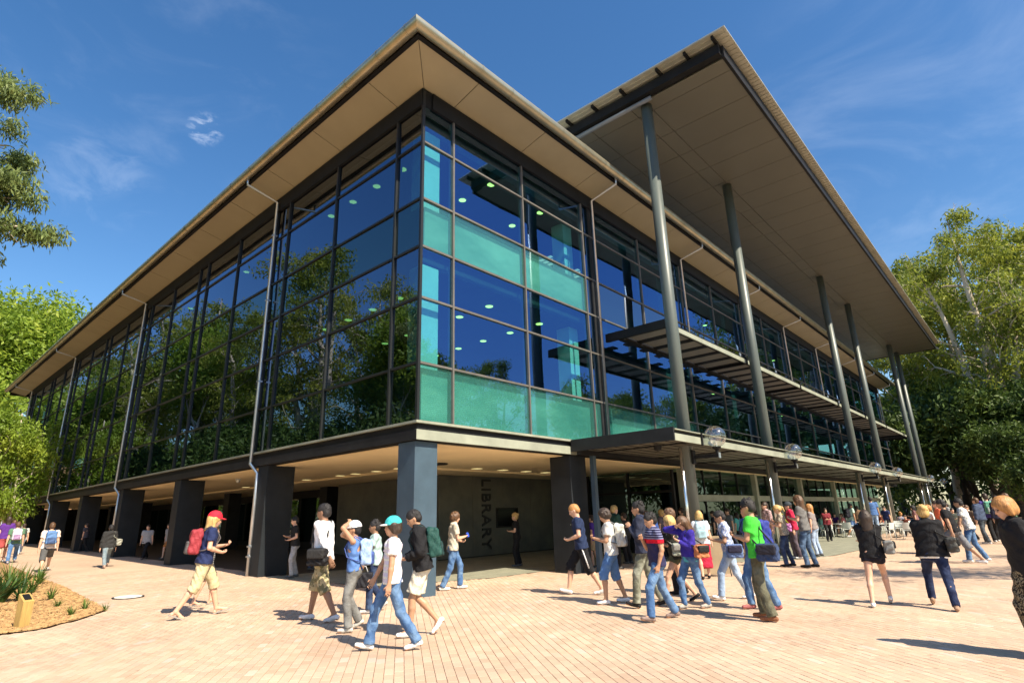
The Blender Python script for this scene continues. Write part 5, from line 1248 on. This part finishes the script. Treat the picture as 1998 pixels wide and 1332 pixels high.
            me_ = MB().tube(pts, .013 * s, 6).mesh('strap', True); me_.materials.append(bm2); P_.append(('strap', me_))
        elif kind == 'carried':
            sg = bag[4] if len(bag) > 4 else -1; W_ = armj[0][2] if sg > 0 else armj[1][2]; c0 = W_ + np.array([.0, 0, -.30 * s]); g = Prims(); g.box(c0, (.15 * s, .05 * s, .11 * s), .03 * s, None, .02); P_.append(('bag_body', g.mesh(.014, wrinkle=.014, name='bag', m=bmn)))
            me_ = MB().tube([c0 + [.09, 0, .12], W_ + [.04, 0, -.05], W_ + [-.04, 0, -.05], c0 + [-.09, 0, .12]], .011, 6).mesh('strap', True); me_.materials.append(bm2); P_.append(('strap', me_))
        RZ_ = np.array([[math.cos(psi), -math.sin(psi), 0], [math.sin(psi), math.cos(psi), 0], [0, 0, 1]]); wl = np.array(t.location) + RZ_ @ c0
        bt = thing({'backpack': 'backpack', 'shoulder': 'shoulder_bag', 'messenger': 'messenger_bag', 'carried': 'sports_bag'}[kind], blab, 'bag', tuple(wl), psi)
        for nm, me_ in P_:
            o_ = link_mesh(nm, me_, None, bt); o_.location = tuple(-c0)
    return t
# ------------------------------------------------------------------ the crowd
W_ = (.80, .80, .80); BK = (.014, .014, .016); NV = (.02, .03, .09)
GL = 'students walking past the corner column'; GR_ = 'students walking in front of the entrance'; GF = 'people in the crowd near the cafe'; GD = 'people in the shade under the library'; GX = 'students walking along the left facade'
# left group
person('man in white long sleeved shirt and camouflage shorts, leftmost of the group by the column', [(600, 1208, 0), (645, 1216, 12)], (634, 980), 62, top=('long', (.86, .86, .86)), bottom=('longshorts', (.40, .34, .20), dict(kind='camo', col2=(.16, .15, .08))),
       skin='brown', hair=('short', 'black'), shoe=(.62, .62, .64), arms=('back', 'down'), lean=3, group=GL, bag=('messenger', BK, 'black messenger bag on the hip of the man in camouflage shorts', (.03, .03, .03), 1))
person('person in grey jeans and blue vest with white cap, both arms raised over the head', [(668, 1240, 0), (702, 1222, 25)], (690, 1012), 82, skin='tan', hair=('short', 'black'), top=('tank', (.10, .20, .46)), bottom=('jeans', GRJ), shoe=(.5, .5, .46), cap=(W_, W_),
       arms=('over', (.16, .04, .62)), lean=2, H=1.70, group=GL, bag=('backpack', (.34, .48, .72), 'light blue backpack on the person raising both arms', (.06, .10, .3)))
person('spiky haired young man in pale green shirt behind the person in grey jeans', [(712, 1210, 0), (748, 1180, 35)], (716, 998), 90, skin='brown', hair=('spiky', 'black'), top=('tee', (.36, .50, .48)), bottom=('jeans', DEND), shoe=(.45, .45, .45), arms=('fwd', 'down'), group=GL, H=1.72,
       bag=('carried', (.015, .015, .02), 'black sports bag with white marks swinging at the side of the spiky haired man', (.4, .4, .4), 1))
person('young man in turquoise cap, striped white shirt and blue jeans striding in front', [(808, 1268, 14), (708, 1270, -12)], (768, 1006), 90, skin='tan', hair=('bob', 'dark'), top=('tee', (.70, .66, .76), dict(kind='stripe', col2=(.80, .80, .74))), bottom=('jeans', DEN), shoe=(.74, .74, .72),
       cap=((.05, .42, .44), (.78, .78, .78)), arms=('down', 'fwd'), lean=0, hy=10, group=GL)
person('man in black hooded jacket and cream shorts looking down beside the blue column', [(790, 1243, 0), (862, 1238, 50, .03)], (812, 992), 92, skin='tan', hair=('short', 'black'), top=('hoodie', BK), bottom=('shorts', (.66, .62, .50)), shoe=(.80, .80, .78), arms=('hold', 'hold'), lean=9, hp=22, group=GL,
       bag=('backpack', (.02, .07, .06), 'dark teal backpack on the man in the black hooded jacket', (.015, .04, .04)))
person('boy in cream polo shirt and baggy jeans carrying a blue can beside the blue column', [(868, 1152, 0), (902, 1148, 0)], (884, 997), -80, skin='fair', hair=('messy', 'brown'), top=('polo', (.52, .48, .38)), bottom=('jeans', DEN), shoe=(.75, .74, .7), arms=('hold', 'phone'), lean=3, hp=6, near=2,
       extra=dict(held=('R', (.03, .09, .55), (.06, .06, .12), ('blue drink can in the hand of the boy in the cream polo', 'drink_can', 'can'))))
# left walkers
person('long haired walker in red cap, navy t-shirt and khaki shorts', [(342, 1210, 22), (430, 1196, -14)], (412, 996), -84, skin='fair', hair=('long', 'blond'), top=('tee', NV), bottom=('longshorts', (.52, .44, .26)), shoe=None, cap=((.62, .02, .04), (.62, .03, .05)), arms=('phone', 'hold'), lean=6, hp=6, s_fat=1.05,
       bag=('backpack', (.30, .04, .05), 'red and grey backpack on the walker in the red cap', (.10, .09, .09)))
person('companion in grey plaid shirt hidden behind the red capped walker', [(380, 1182, 0), (415, 1178, 0)], (440, 1012), -84, root=None, H=1.68, skin='fair', hair=('short', 'dark'), top=('tee', (.12, .12, .12), dict(kind='finestripe', col2=(.35, .35, .35))), bottom=('shorts', (.05, .05, .06)), shoe=None, arms=('down', 'down'), near=2)
person('man in white t-shirt and grey shorts with blue backpack walking away along the facade', [(78, 1117, 0), (92, 1112, 10)], (96, 1009), 8, skin='fair', hair=('short', 'brown'), top=('tee', (.74, .62, .54)), bottom=('longshorts', (.09, .09, .09)), shoe=(.4, .4, .4), near=2, group=GX, arms=('down', 'down'),
       bag=('backpack', (.10, .20, .40), 'blue backpack on the man in grey shorts at the left', (.05, .09, .2)))
person('person in dark hooded jacket and tight jeans at the edge of the library shadow', [(202, 1108, 0), (208, 1104, 20)], (206, 1014), 12, skin='fair', hair=('short', 'black'), female=True, top=('hoodie', (.03, .03, .03)), bottom=('jeans', ((.14, .19, .22), (.26, .31, .33))), shoe=(.4, .25, .2), near=2, group=GX,
       bag=('shoulder', (.30, .30, .25), 'pale cloth bag on the shoulder of the person in the dark hooded jacket', None or (.25, .25, .2), -1))
person('person with white backpack and blue jeans walking away at the far left', [(8, 1100, 0), (32, 1096, 18)], (24, 1010), 6, skin='fair', hair=('short', 'brown'), top=('tee', (.10, .20, .12)), bottom=('jeans', DEN), shoe=(.3, .3, .35), near=2, group=GX, bag=('backpack', (.62, .60, .68), 'white backpack on the person in blue jeans at the far left', (.3, .2, .35)))
person('person in dark vest and white shorts farthest along the left facade', [(34, 1082, 0), (38, 1080, 10)], (36, 1014), 5, skin='fair', hair=('short', 'dark'), top=('tee', (.5, .5, .48)), bottom=('jeans', DENL), near=3, group=GX, bag=('backpack', (.04, .06, .05), 'dark green backpack on the farthest walker at the left', (.02, .03, .03)))
person('person in purple top cut by the left edge of the picture', [(-4, 1098, 0), (4, 1097, 10)], (5, 1008), 8, skin='fair', hair=('long', 'dark'), female=True, top=('tee', (.10, .03, .22)), bottom=('shorts', (.4, .08, .08)), near=3, group=GX)
person('person in grey top behind the one with the white backpack, at the left edge', [(12, 1088, 0), (16, 1087, 10)], (14, 1014), 8, skin='fair', hair=('short', 'brown'), top=('tee', (.16, .12, .16)), bottom=('shorts', (.35, .06, .08)), near=3, group=GX)
# people in the shade
for (f, hd, fc, lab, tp, bt, hr, ar) in [((568, 1128), (565, 1008), 100, 'man in dark top and pale trousers standing between the first two piers', ('tee', (.02, .02, .02)), ('jeans', ((.3, .3, .3), (.4, .4, .4))), ('short', 'black'), ('hold', 'phone')),
        ((1008, 1106), (1009, 1001), 85, 'blond woman in black reading beside the wall screen', ('tee', BK), ('slacks', BK), ('bun', 'blond'), ('book', 'book')),
        ((1140, 1112), (1145, 990), 95, 'person in dark shirt and brown shorts waiting by the second pier', ('tee', BK), ('longshorts', (.14, .11, .07)), ('curly', 'dark'), ('down', 'down')),
        ((610, 1112), (604, 1012), -70, 'person in grey standing deep in the shade behind the white shirted man', ('long', (.10, .10, .10)), ('jeans', DEND), ('short', 'black'), ('down', 'phone')),
        ((280, 1092), (276, 1016), 160, 'person in pale top in the shade behind the third pier', ('tee', (.34, .34, .36)), ('slacks', BK), ('short', 'dark'), ('down', 'down')),
        ((322, 1092), (322, 1018), 120, 'person with orange shorts in the shade between the second and third piers', ('tee', (.3, .3, .3)), ('shorts', (.5, .2, .06)), ('short', 'dark'), ('down', 'down')),
        ((160, 1078), (158, 1018), 60, 'person in dark clothes in the shade near the fifth pier', ('tee', (.08, .08, .1)), ('slacks', BK), ('short', 'dark'), ('down', 'down'))]:
    person(lab, [(f[0] - 3, f[1]), (f[0] + 5, f[1] - 3)], hd, fc, top=tp, bottom=bt, hair=hr, near=3, arms=ar, group=GD, shoe=(.1, .1, .1), female='woman' in lab)
# right group
person('short haired young man in navy t-shirt and black shorts with white side stripe', [(1103, 1160, -14), (1172, 1160, 10)], (1122, 978), 88, skin='fair', hair=('buzz', 'ginger'), top=('tee', (.018, .03, .075)), bottom=('longshorts', BK, {}, True), shoe=(.62, .62, .62), arms=('hold', 'hold'), lean=6, hp=20,
       extra=dict(print=(.8, .75, .5)))
person('young man in white t-shirt and denim shorts looking down at his phone', [(1178, 1180, 0), (1216, 1174, 0)], (1180, 990), 92, skin='tan', hair=('curly', 'dark'), top=('tee', (.66, .66, .62)), bottom=('longshorts', (.10, .20, .40)), shoe=(.8, .8, .8), arms=('phone', 'phone'), lean=3, hp=22, group=GR_,
       bag=('backpack', (.60, .60, .54), 'white backpack on the young man in denim shorts', (.2, .2, .2)))
person('tall black haired man in dark jacket and khaki trousers', [(1232, 1192, -14), (1292, 1178, 14)], (1242, 979), 86, skin='tan', hair=('spiky', 'black'), top=('jacket', (.03, .035, .06)), bottom=('jeans', ((.14, .14, .10), (.30, .31, .25))), shoe=BK, arms=('strap', 'strap'), lean=2, group=GR_,
       bag=('backpack', (.04, .09, .30), 'blue and black backpack on the tall man in khaki trousers', (.02, .03, .08)))
person('man in striped navy polo with a red chest band and blue jeans, hand in pocket', [(1266, 1216, -10), (1312, 1204, 6)], (1268, 996), 112, skin='tan', hair=('spiky', 'black'), top=('polo', (.03, .028, .075), dict(kind='chestband', col2=(.24, .26, .42))), bottom=('jeans', DEN), shoe=(.22, .16, .14), arms=('pocket', 'strap'), lean=2, hp=14, group=GR_)
person('woman with long wavy blond hair, dark t-shirt and olive shorts', [(1300, 1186, 0), (1352, 1166, 30)], (1312, 992), 96, female=True, skin='fair', hair=('curlylong', 'blond'), top=('tee', (.035, .035, .03)), bottom=('shortshorts', (.10, .10, .055)), shoe=BK, arms=('cross', 'cross'), group=GR_, H=1.68,
       bag=('shoulder', (.35, .38, .32), 'pale green bag behind the shoulder of the blond woman in olive shorts', None or (.3, .3, .28), 1))
person('second curly haired student just behind the blond woman in olive shorts', [(1318, 1160, 0), (1332, 1158, 0)], (1332, 992), 96, skin='fair', hair=('curly', 'brown'), top=('tee', (.03, .03, .035)), bottom=('slacks', BK), shoe=BK, near=2, group=GR_)
person('curly haired woman in blue violet sweater and jeans covering her face with her hand', [(1332, 1188, 0), (1378, 1186, 0)], (1347, 1004), 128, female=True, skin='fair', hair=('curlylong', 'brown'), top=('sweater', (.045, .03, .30)), bottom=('jeans', DEN), shoe=(.35, .33, .3), arms=('chest', 'face'), lean=4, hp=28, group=GR_, extra=dict(hem=(.10, .45, .52)),
       bag=('shoulder', (.52, .20, .09), 'orange brown bag beside the woman in the violet sweater', (.02, .02, .02), 1))
person('blond woman in white top and red skirt seen from behind beside the sign board', [(1372, 1130, 0), (1384, 1128, 0)], (1375, 984), 5, female=True, skin='fair', hair=('bob', 'blond'), top=('tee', (.62, .66, .70)), bottom=('longskirt', (.42, .02, .05)), shoe=BK, near=2, group=GR_, H=1.72,
       bag=('backpack', (.42, .58, .64), 'pale blue bag on the back of the blond woman in the red skirt', (.3, .45, .5)))
person('man in open blue shirt and light jeans looking down as he strides left', [(1402, 1172, -12), (1462, 1168, 10)], (1410, 992), 100, skin='tan', hair=('short', 'black'), top=('polo', (.26, .32, .52), dict(kind='print', col2=(.55, .58, .66))), bottom=('jeans', DENL), shoe=(.74, .74, .74), arms=('phone', 'phone'), lean=6, hp=18, group=GR_,
       bag=('messenger', (.12, .18, .36), 'blue messenger bag at the hip of the man in light jeans', (.03, .03, .06), 1), extra=dict(glasses='clear'))
person('young man in bright green t-shirt and olive cargo trousers with sunglasses', [(1488, 1204, 0), (1500, 1214, 0)], (1466, 974), 78, skin='tan', hair=('spiky', 'black'), top=('tee', (.06, .50, .05)), bottom=('slacks', (.085, .08, .05), dict(kind='wash', col2=(.15, .15, .105))), shoe=(.24, .10, .05), arms=('phone', 'phone'), lean=3, hp=6, group=GR_,
       bag=('messenger', (.035, .055, .12), 'dark blue messenger bag hanging behind the young man in green', (.02, .02, .03), 1, -.20), extra=dict(glasses='dark'))
person('smiling man in jeans behind the one in green, with a big blue backpack', [(1462, 1188, 0), (1513, 1190, 0)], (1486, 980), 120, skin='tan', hair=('short', 'dark'), top=('tee', (.06, .09, .26)), bottom=('jeans', DEN), shoe=(.3, .10, .10), arms=('down', 'down'), group=GR_, near=2,
       bag=('backpack', (.035, .05, .26), 'big dark blue backpack behind the green t-shirt', (.02, .03, .08)))
person('woman with blond ponytail in patterned top looking down at her phone', [(1532, 1106, 0), (1545, 1104, 0)], (1522, 985), 88, female=True, skin='fair', hair=('pony', 'blond'), top=('tee', (.46, .40, .30), dict(kind='print', col2=(.25, .22, .18))), bottom=('jeans', DEND), shoe=BK, near=2, arms=('phone', 'chest'), hp=26, group=GF,
       bag=('shoulder', (.45, .18, .42), 'pink and purple bag on the shoulder of the ponytailed woman', (.6, .6, .05), -1))
person('long haired woman in grey t-shirt and blue jeans with hands raised to her chin', [(1572, 1108, 0), (1590, 1106, 0)], (1571, 967), 75, female=True, skin='fair', hair=('curlylong', 'brown'), top=('tee', (.15, .145, .14)), bottom=('jeans', ((.04, .07, .13), (.12, .19, .30))), shoe=BK, near=2, arms=('phone', 'phone'), group=GF)
person('person with dark cap and red jacket behind the ponytailed woman', [(1552, 1090, 0), (1560, 1090, 0)], (1545, 980), 100, skin='fair', hair=('short', 'dark'), top=('jacket', (.45, .02, .06)), bottom=('slacks', (.1, .08, .1)), near=2, group=GF, cap=((.04, .05, .06), (.04, .05, .06)))
person('person in flowery shirt beside the second tall column', [(1504, 1088, 0), (1514, 1088, 0)], (1512, 979), 120, skin='fair', hair=('short', 'dark'), female=True, top=('blouse', (.22, .16, .16), dict(kind='print', col2=(.6, .4, .4))), bottom=('slacks', (.3, .3, .27)), near=2, group=GF)
person('curly haired woman in black top and black shorts with a striped bag, walking away', [(1702, 1184, 0), (1742, 1178, 22)], (1690, 992), 4, female=True, skin='fair', hair=('curlylong', 'dark'), top=('long', BK), bottom=('shortshorts', (.012, .012, .02)), shoe=(.78, .78, .78), arms=('cross', 'cross'), lean=2, group=GF,
       bag=('shoulder', (.20, .20, .19), 'silver and black striped bag on the right shoulder of the woman in black shorts', (.02, .02, .02), -1))
person('blond woman in black hooded jacket and dark blue jeans walking away', [(1822, 1180, 18), (1868, 1192, 0)], (1808, 978), 2, female=True, skin='fair', hair=('bun', 'blond'), top=('hoodie', BK), bottom=('jeans', ((.012, .018, .05), (.03, .045, .10))), shoe=(.35, .22, .14), arms=('chest', 'chest'), lean=5, group=GF, extra=dict(white_hem=1), s_fat=1.05,
       bag=('shoulder', (.06, .06, .055), 'large dark bag on the right shoulder of the woman in the black hooded jacket', (.02, .02, .02), -1))
person('woman in black blouse and leopard print skirt at the right edge, wearing glasses', [(2040, 1288, 0), (2066, 1280, 10)], (1990, 970), 112, female=True, skin='fair', hair=('bob', 'ginger'), top=('blouse', (.016, .016, .018)), bottom=('longskirt', (.02, .016, .012), dict(kind='leopard', col2=(.30, .24, .15))), shoe=(.30, .42, .40), arms=('down', 'down'), lean=5, hp=12, s_fat=1.18,
       extra=dict(glasses='clear'))
person('man in black t-shirt and grey shorts striding beside the one in the white t-shirt', [(1838, 1098, 10), (1915, 1100, -8)], (1856, 963), 82, skin='tan', hair=('short', 'black'), top=('tee', BK), bottom=('longshorts', (.18, .18, .19)), shoe=(.7, .7, .7), near=2, arms=('down', 'fwd'), lean=14, group=GF)
person('man in white printed t-shirt and blue jeans on the right', [(1888, 1098, 0), (1926, 1096, 12)], (1882, 971), 84, skin='tan', hair=('short', 'black'), top=('tee', (.74, .74, .70), dict(kind='print', col2=(.35, .36, .36))), bottom=('jeans', DEN), shoe=(.75, .75, .75), near=2, arms=('fwd', 'down'), lean=10, group=GF)
person('person in orange red top just left of the man in the black t-shirt', [(1845, 1080, 0), (1856, 1080, 0)], (1846, 976), 100, skin='fair', hair=('short', 'dark'), top=('tee', (.72, .16, .08)), bottom=('slacks', BK), near=3, group=GF)
person('person in green and white clothes behind the woman in the black hooded jacket', [(1826, 1078, 0), (1838, 1078, 0)], (1830, 985), 100, skin='fair', hair=('curly', 'ginger'), female=True, top=('tee', (.66, .64, .60)), bottom=('jeans', ((.2, .3, .1), (.4, .5, .2))), near=3, group=GF)
person('person in dark blue jacket and black trousers standing at the right edge of the crowd', [(1922, 1062, 0), (1930, 1060, 0)], (1914, 970), 60, skin='fair', hair=('short', 'brown'), top=('jacket', (.05, .07, .12)), bottom=('jeans', ((.04, .05, .06), (.1, .12, .14))), near=3, group=GF)
person('man with green and white backpack and purple shirt near the right edge', [(1938, 1058, 0), (1952, 1056, 0)], (1936, 958), 15, skin='fair', hair=('short', 'dark'), top=('tee', (.08, .06, .26)), bottom=('slacks', BK), near=3, group=GF, bag=('backpack', (.12, .34, .24), 'green and white backpack near the right edge', (.4, .5, .45)))
person('person in black right of the green backpack', [(1962, 1060, 0), (1970, 1060, 0)], (1965, 966), 30, skin='fair', hair=('short', 'dark'), top=('jacket', (.03, .03, .05)), bottom=('slacks', BK), near=3, group=GF)
person('dark haired person half hidden behind the woman in the leopard skirt', [(1984, 1060, 0), (1990, 1060, 0)], (1982, 962), 60, skin='fair', hair=('messy', 'brown'), top=('tee', (.10, .2, .1)), bottom=('slacks', BK), near=3, group=GF)
person('man in pale green t-shirt and blue shorts standing left of the third tall column', [(1664, 1048, 0), (1674, 1046, 0)], (1666, 977), -60, skin='tan', hair=('short', 'black'), top=('tee', (.50, .66, .58)), bottom=('shorts', (.10, .18, .36)), near=3, group=GF, bag=('backpack', (.02, .02, .03), 'black backpack on the man by the third tall column', BK))
person('person in blue shirt and pale jeans between the third and fourth tall columns', [(1708, 1044, 0), (1716, 1044, 0)], (1712, 968), 10, skin='tan', hair=('short', 'black'), top=('tee', (.08, .16, .36)), bottom=('jeans', DENL), near=3, group=GF)
for (f, hd, fc, lab, tp, bt, hr) in [((1205, 1112), (1203, 985), -60, 'blond person in dark green jacket walking under the awning', ('jacket', (.03, .07, .05)), ('slacks', BK), ('short', 'blond')),
        ((1225, 1100), (1226, 1000), 60, 'person with black and white bag under the awning', ('tee', (.03, .03, .03)), ('slacks', BK), ('short', 'dark')),
        ((1160, 1108), (1163, 1004), 80, 'person in violet top behind the young man in denim shorts', ('tee', (.09, .04, .34)), ('shorts', (.45, .34, .2)), ('short', 'dark')),
        ((1368, 1085), (1367, 978), 10, 'dark haired person in black behind the blond woman in red', ('tee', BK), ('slacks', BK), ('short', 'black')),
        ((1430, 1075), (1428, 990), 120, 'person in grey among the crowd left of the green t-shirt', ('tee', (.20, .22, .24)), ('slacks', BK), ('short', 'dark')),
        ((1446, 1072), (1442, 1000), 60, 'person in turquoise top deep in the crowd', ('tee', (.10, .42, .40)), ('slacks', BK), ('long', 'dark')),
        ((1400, 1078), (1396, 996), 90, 'person in black deep in the crowd', ('tee', (.03, .03, .04)), ('slacks', BK), ('short', 'dark')),
        ((1795, 1052), (1797, 985), 90, 'dark haired person behind the woman in the black hooded jacket', ('tee', (.2, .1, .1)), ('slacks', BK), ('long', 'black')),
        ((1694, 1040), (1692, 985), 60, 'person in dark clothes beside the third tall column', ('tee', (.05, .05, .05)), ('slacks', BK), ('short', 'dark')),
        ((1596, 1086), (1594, 983), 75, 'second person in grey top just behind the long haired woman', ('tee', (.24, .21, .20)), ('jeans', DENL), ('long', 'ginger')),
        ((1870, 1052), (1872, 984), 200, 'person in dark clothes in the far crowd between the walking men', ('tee', (.06, .07, .06)), ('slacks', BK), ('short', 'dark')),
        ((1902, 1056), (1903, 978), 150, 'person in brown in the far crowd right of the white t-shirt', ('tee', (.14, .10, .07)), ('slacks', BK), ('short', 'brown')),
        ((1774, 1046), (1774, 990), 150, 'person in red brown top beside the fifth tall column', ('tee', (.26, .08, .05)), ('slacks', BK), ('short', 'dark')),
        ((1415, 1090), (1411, 1004), 60, 'person in a white top between the sign board and the blue shirted man', ('tee', (.5, .5, .5)), ('slacks', BK), ('short', 'dark')),
        ((1485, 1072), (1470, 995), 60, 'person in green and black deep in the crowd behind the blue backpack', ('tee', (.05, .16, .14)), ('slacks', BK), ('short', 'dark'))]:
    person(lab, [(f[0] - 5, f[1]), (f[0] + 6, f[1] - 2)], hd, fc, top=tp, bottom=bt, hair=hr, near=3, arms=('down', 'phone'), group=GF, shoe=(.1, .1, .1), female='woman' in lab)

for i, (u, v, hv, fc, lab, tp, bt, hr) in enumerate([(1812, 1040, 984, 80, 'person in yellow green top in the far crowd left of the orange red one', ('tee', (.30, .36, .08)), ('slacks', BK), ('short', 'brown')),
        (1862, 1046, 980, 100, 'person in pale grey jacket in the far crowd behind the black t-shirt', ('jacket', (.32, .33, .34)), ('jeans', DEND), ('short', 'dark')),
        (1893, 1044, 982, 10, 'long haired person in white top in the far crowd', ('tee', (.66, .64, .60)), ('jeans', DEN), ('long', 'brown')),
        (1950, 1048, 972, 60, 'person in dark green top just left of the person in black', ('tee', (.03, .08, .05)), ('slacks', BK), ('short', 'dark')),
        (1976, 1044, 970, 190, 'person in light blue shirt in the far crowd at the right edge', ('polo', (.30, .40, .55)), ('slacks', BK), ('short', 'black')),
        (1620, 1056, 990, 200, 'woman in dark red top standing behind the pale chairs', ('tee', (.20, .03, .04)), ('slacks', BK), ('long', 'dark')),
        (1556, 1066, 992, 30, 'person in teal top in the shade behind the red jacket', ('tee', (.03, .16, .16)), ('slacks', BK), ('short', 'dark')),
        (1340, 1084, 990, 70, 'person in olive top in the shade behind the first tall column', ('tee', (.10, .11, .05)), ('slacks', BK), ('short', 'dark')),
        (1270, 1092, 996, 100, 'person in dark grey top in the entrance shade', ('tee', (.08, .08, .09)), ('slacks', BK), ('short', 'brown')),
        (1300, 1090, 994, 60, 'person with light hair in the entrance shade', ('tee', (.12, .10, .12)), ('slacks', BK), ('bob', 'blond')),
        (1736, 1042, 984, 150, 'person in dark blue top in the shade behind the white chairs', ('tee', (.03, .04, .12)), ('slacks', BK), ('short', 'dark')),
        (1682, 1042, 984, 20, 'person in brown top beside the man with the black backpack', ('tee', (.16, .10, .06)), ('slacks', BK), ('short', 'dark'))]):
    person(lab, [(u - 4, v), (u + 4, v - 1)], (u, hv), fc, top=tp, bottom=bt, hair=hr, near=3, arms=('down', ('phone', 'down', 'cross')[i % 3]), group=GF, shoe=(.1, .1, .1), female='woman' in lab)
# ------------------------------------------------------------------ cafe furniture
M['plastic'] = mat('white moulded plastic', (.62, .66, .62), .35); M['tablegrey'] = mat('pale table top', (.55, .56, .52), .4)
def chair_meshes():
    d = {}
    d['seat'] = MB().bbox(-.23, .23, -.22, .22, .43, .455, .01).mesh('seat')
    mb = MB(); V = []; n = 7
    for i in range(n):
        t = -1 + 2 * i / (n - 1); yy_ = .23 * t; xb_ = -.22 - .05 * (1 - t * t)
        V += [(xb_, yy_, .50), (xb_ - .07, yy_ * 1.02, .84), (xb_ - .018, yy_, .50), (xb_ - .088, yy_ * 1.02, .84)]
    F = []
    for i in range(n - 1):
        a = i * 4; b_ = a + 4; F += [(a, b_, b_ + 1, a + 1), (a + 2, a + 3, b_ + 3, b_ + 2), (a + 1, b_ + 1, b_ + 3, a + 3), (a, a + 2, b_ + 2, b_)]
    F += [(0, 1, 3, 2), (n * 4 - 4, n * 4 - 2, n * 4 - 1, n * 4 - 3)]
    d['backrest'] = mb.add(V, F).mesh('backrest')
    for i, (x, y) in enumerate(((.21, .21), (.21, -.21), (-.22, .21), (-.22, -.21))):
        d['leg%d' % i] = MB().tube([(x * 1.12, y * 1.1, 0), (x, y, .44)], .017, 6).mesh('leg', True)
    for i, y in enumerate((.25, -.25)): d['armrest%d' % i] = MB().tube([(.22, y, .44), (.2, y, .65), (-.25, y, .66)], .017, 6).mesh('armrest', True)
    for m_ in d.values(): m_.materials.append(M['plastic'])
    return d
CH = chair_meshes()
def chair(x, y, rz, lab):
    t = thing('cafe_chair', lab, 'chair', (x, y, .007), R(rz), 'white chairs of the cafe terrace')
    for k_, m_ in CH.items():
        o = bpy.data.objects.new(k_.rstrip('0123456789'), m_); COL.objects.link(o); o.parent = t
    return t
tt = MB().lathe([(.42, .715), (.43, .725), (.43, .735), (.42, .742)], 24).mesh('table_top'); tt.materials.append(M['tablegrey'])
tp_ = MB().tube([(0, 0, .03), (0, 0, .72)], .03, 8).mesh('post', True); tp_.materials.append(M['pipe']); tb_ = MB().lathe([(.24, 0), (.24, .012), (.05, .035)], 20).mesh('base'); tb_.materials.append(M['steel_dark'])
def table(x, y, lab):
    t = thing('cafe_table', lab, 'table', (x, y, .007), 0, 'round tables of the cafe terrace')
    for nm, m_ in (('table_top', tt), ('post', tp_), ('base', tb_)):
        o = bpy.data.objects.new(nm, m_); COL.objects.link(o); o.parent = t
def gp_(u, v): g = ground(u, v); return float(g[0]), float(g[1])
def seated(u, v, fc, lab, tp, bt, hr, **k):
    x, y = gp_(u, v); th = math.atan2(y, x); person(lab, None, None, fc, root=(x, y), H=1.72, top=tp, bottom=bt, hair=hr, sit=True, near=3, arms=('lap', 'lap'), lean=10, shoe=BK, group='people seated at the cafe tables', **k)
    return x, y, math.degrees(th) + fc
for (u, v, fc, lab) in [(1617, 1050, 20, 'pale chair nearest the long haired woman, its back to the plaza'), (1658, 1048, -10, 'pale chair with its back to the plaza, left of the third tall column'), (1735, 1052, 60, 'white chair just right of the woman in black shorts'),
                        (1757, 1046, 170, 'white chair facing the plaza between the two women in black'), (1775, 1052, 10, 'white chair in front of the seated woman near the fourth tall column'), (1640, 1044, 90, 'white chair beside the seated person in purple'),
                        (1722, 1044, 100, 'white chair in the shade by the fourth tall column'), (1792, 1046, 200, 'white chair partly hidden by the woman in the black hooded jacket')]:
    x, y = gp_(u, v); chair(x, y, math.degrees(math.atan2(y, x)) + fc, lab)
for (u, v, lab) in [(1634, 1046, 'cafe table between the two pale chairs'), (1750, 1048, 'cafe table among the white chairs near the fourth tall column'), (1690, 1042, 'cafe table in the shade beside the third tall column')]: table(*gp_(u, v), lab)
for (u, v, fc, lab, tp, bt, hr) in [(1606, 1046, -60, 'seated person in mint green shirt at the left of the cafe terrace', ('tee', (.30, .62, .52)), ('slacks', BK), ('short', 'dark')),
        (1634, 1040, 180, 'seated person in deep purple top behind the cafe table', ('tee', (.06, .02, .14)), ('slacks', BK), ('short', 'dark')), (1652, 1042, 90, 'seated person in pink top leaning on the cafe table', ('tee', (.6, .2, .2)), ('shorts', (.5, .4, .4)), ('short', 'brown')),
        (1766, 1044, 10, 'seated woman in grey vest with red hair and white headband', ('tank', (.22, .22, .28)), ('slacks', BK), ('bun', 'ginger')), (1726, 1040, 120, 'seated person in red in the shade by the fourth tall column', ('tee', (.4, .08, .04)), ('slacks', BK), ('short', 'dark'))]:
    x, y, a = seated(u, v, fc, lab, tp, bt, hr, female='woman' in lab); chair(x - .02, y, a, 'white chair under the ' + lab[:60].split(' at ')[0].split(' behind ')[0].split(' leaning')[0].split(' in the shade')[0].split(' with ')[0])
# sign board
g = ground(1395, 1122); sb = thing('sign_board', 'brown folding sign board standing behind the woman in the violet sweater', 'sign board', (g[0], g[1], .006), math.atan2(g[1], g[0]) + R(100))
pm = mat('brown pin board', (.26, .19, .11), .8, var=.15)
for sg in (1, -1):
    MB().add([(-.36, sg * .30, .06), (.36, sg * .30, .06), (.36, sg * .27, .06), (-.36, sg * .27, .06), (-.30, sg * .03, 1.02), (.30, sg * .03, 1.02), (.30, 0, 1.02), (-.30, 0, 1.02)], BOXF if sg > 0 else [f[::-1] for f in BOXF]).build('panel', pm, sb)
    for x in (-.38, .38): MB().tube([(x, sg * .31, 0), (x * .82, sg * .02, 1.05)], .014, 5).build('leg', M['steel_black'], sb)
print('script seconds', time.time() - T0, 'tris', sum(len(m_.loops) - 2 * len(m_.polygons) for m_ in bpy.data.meshes))
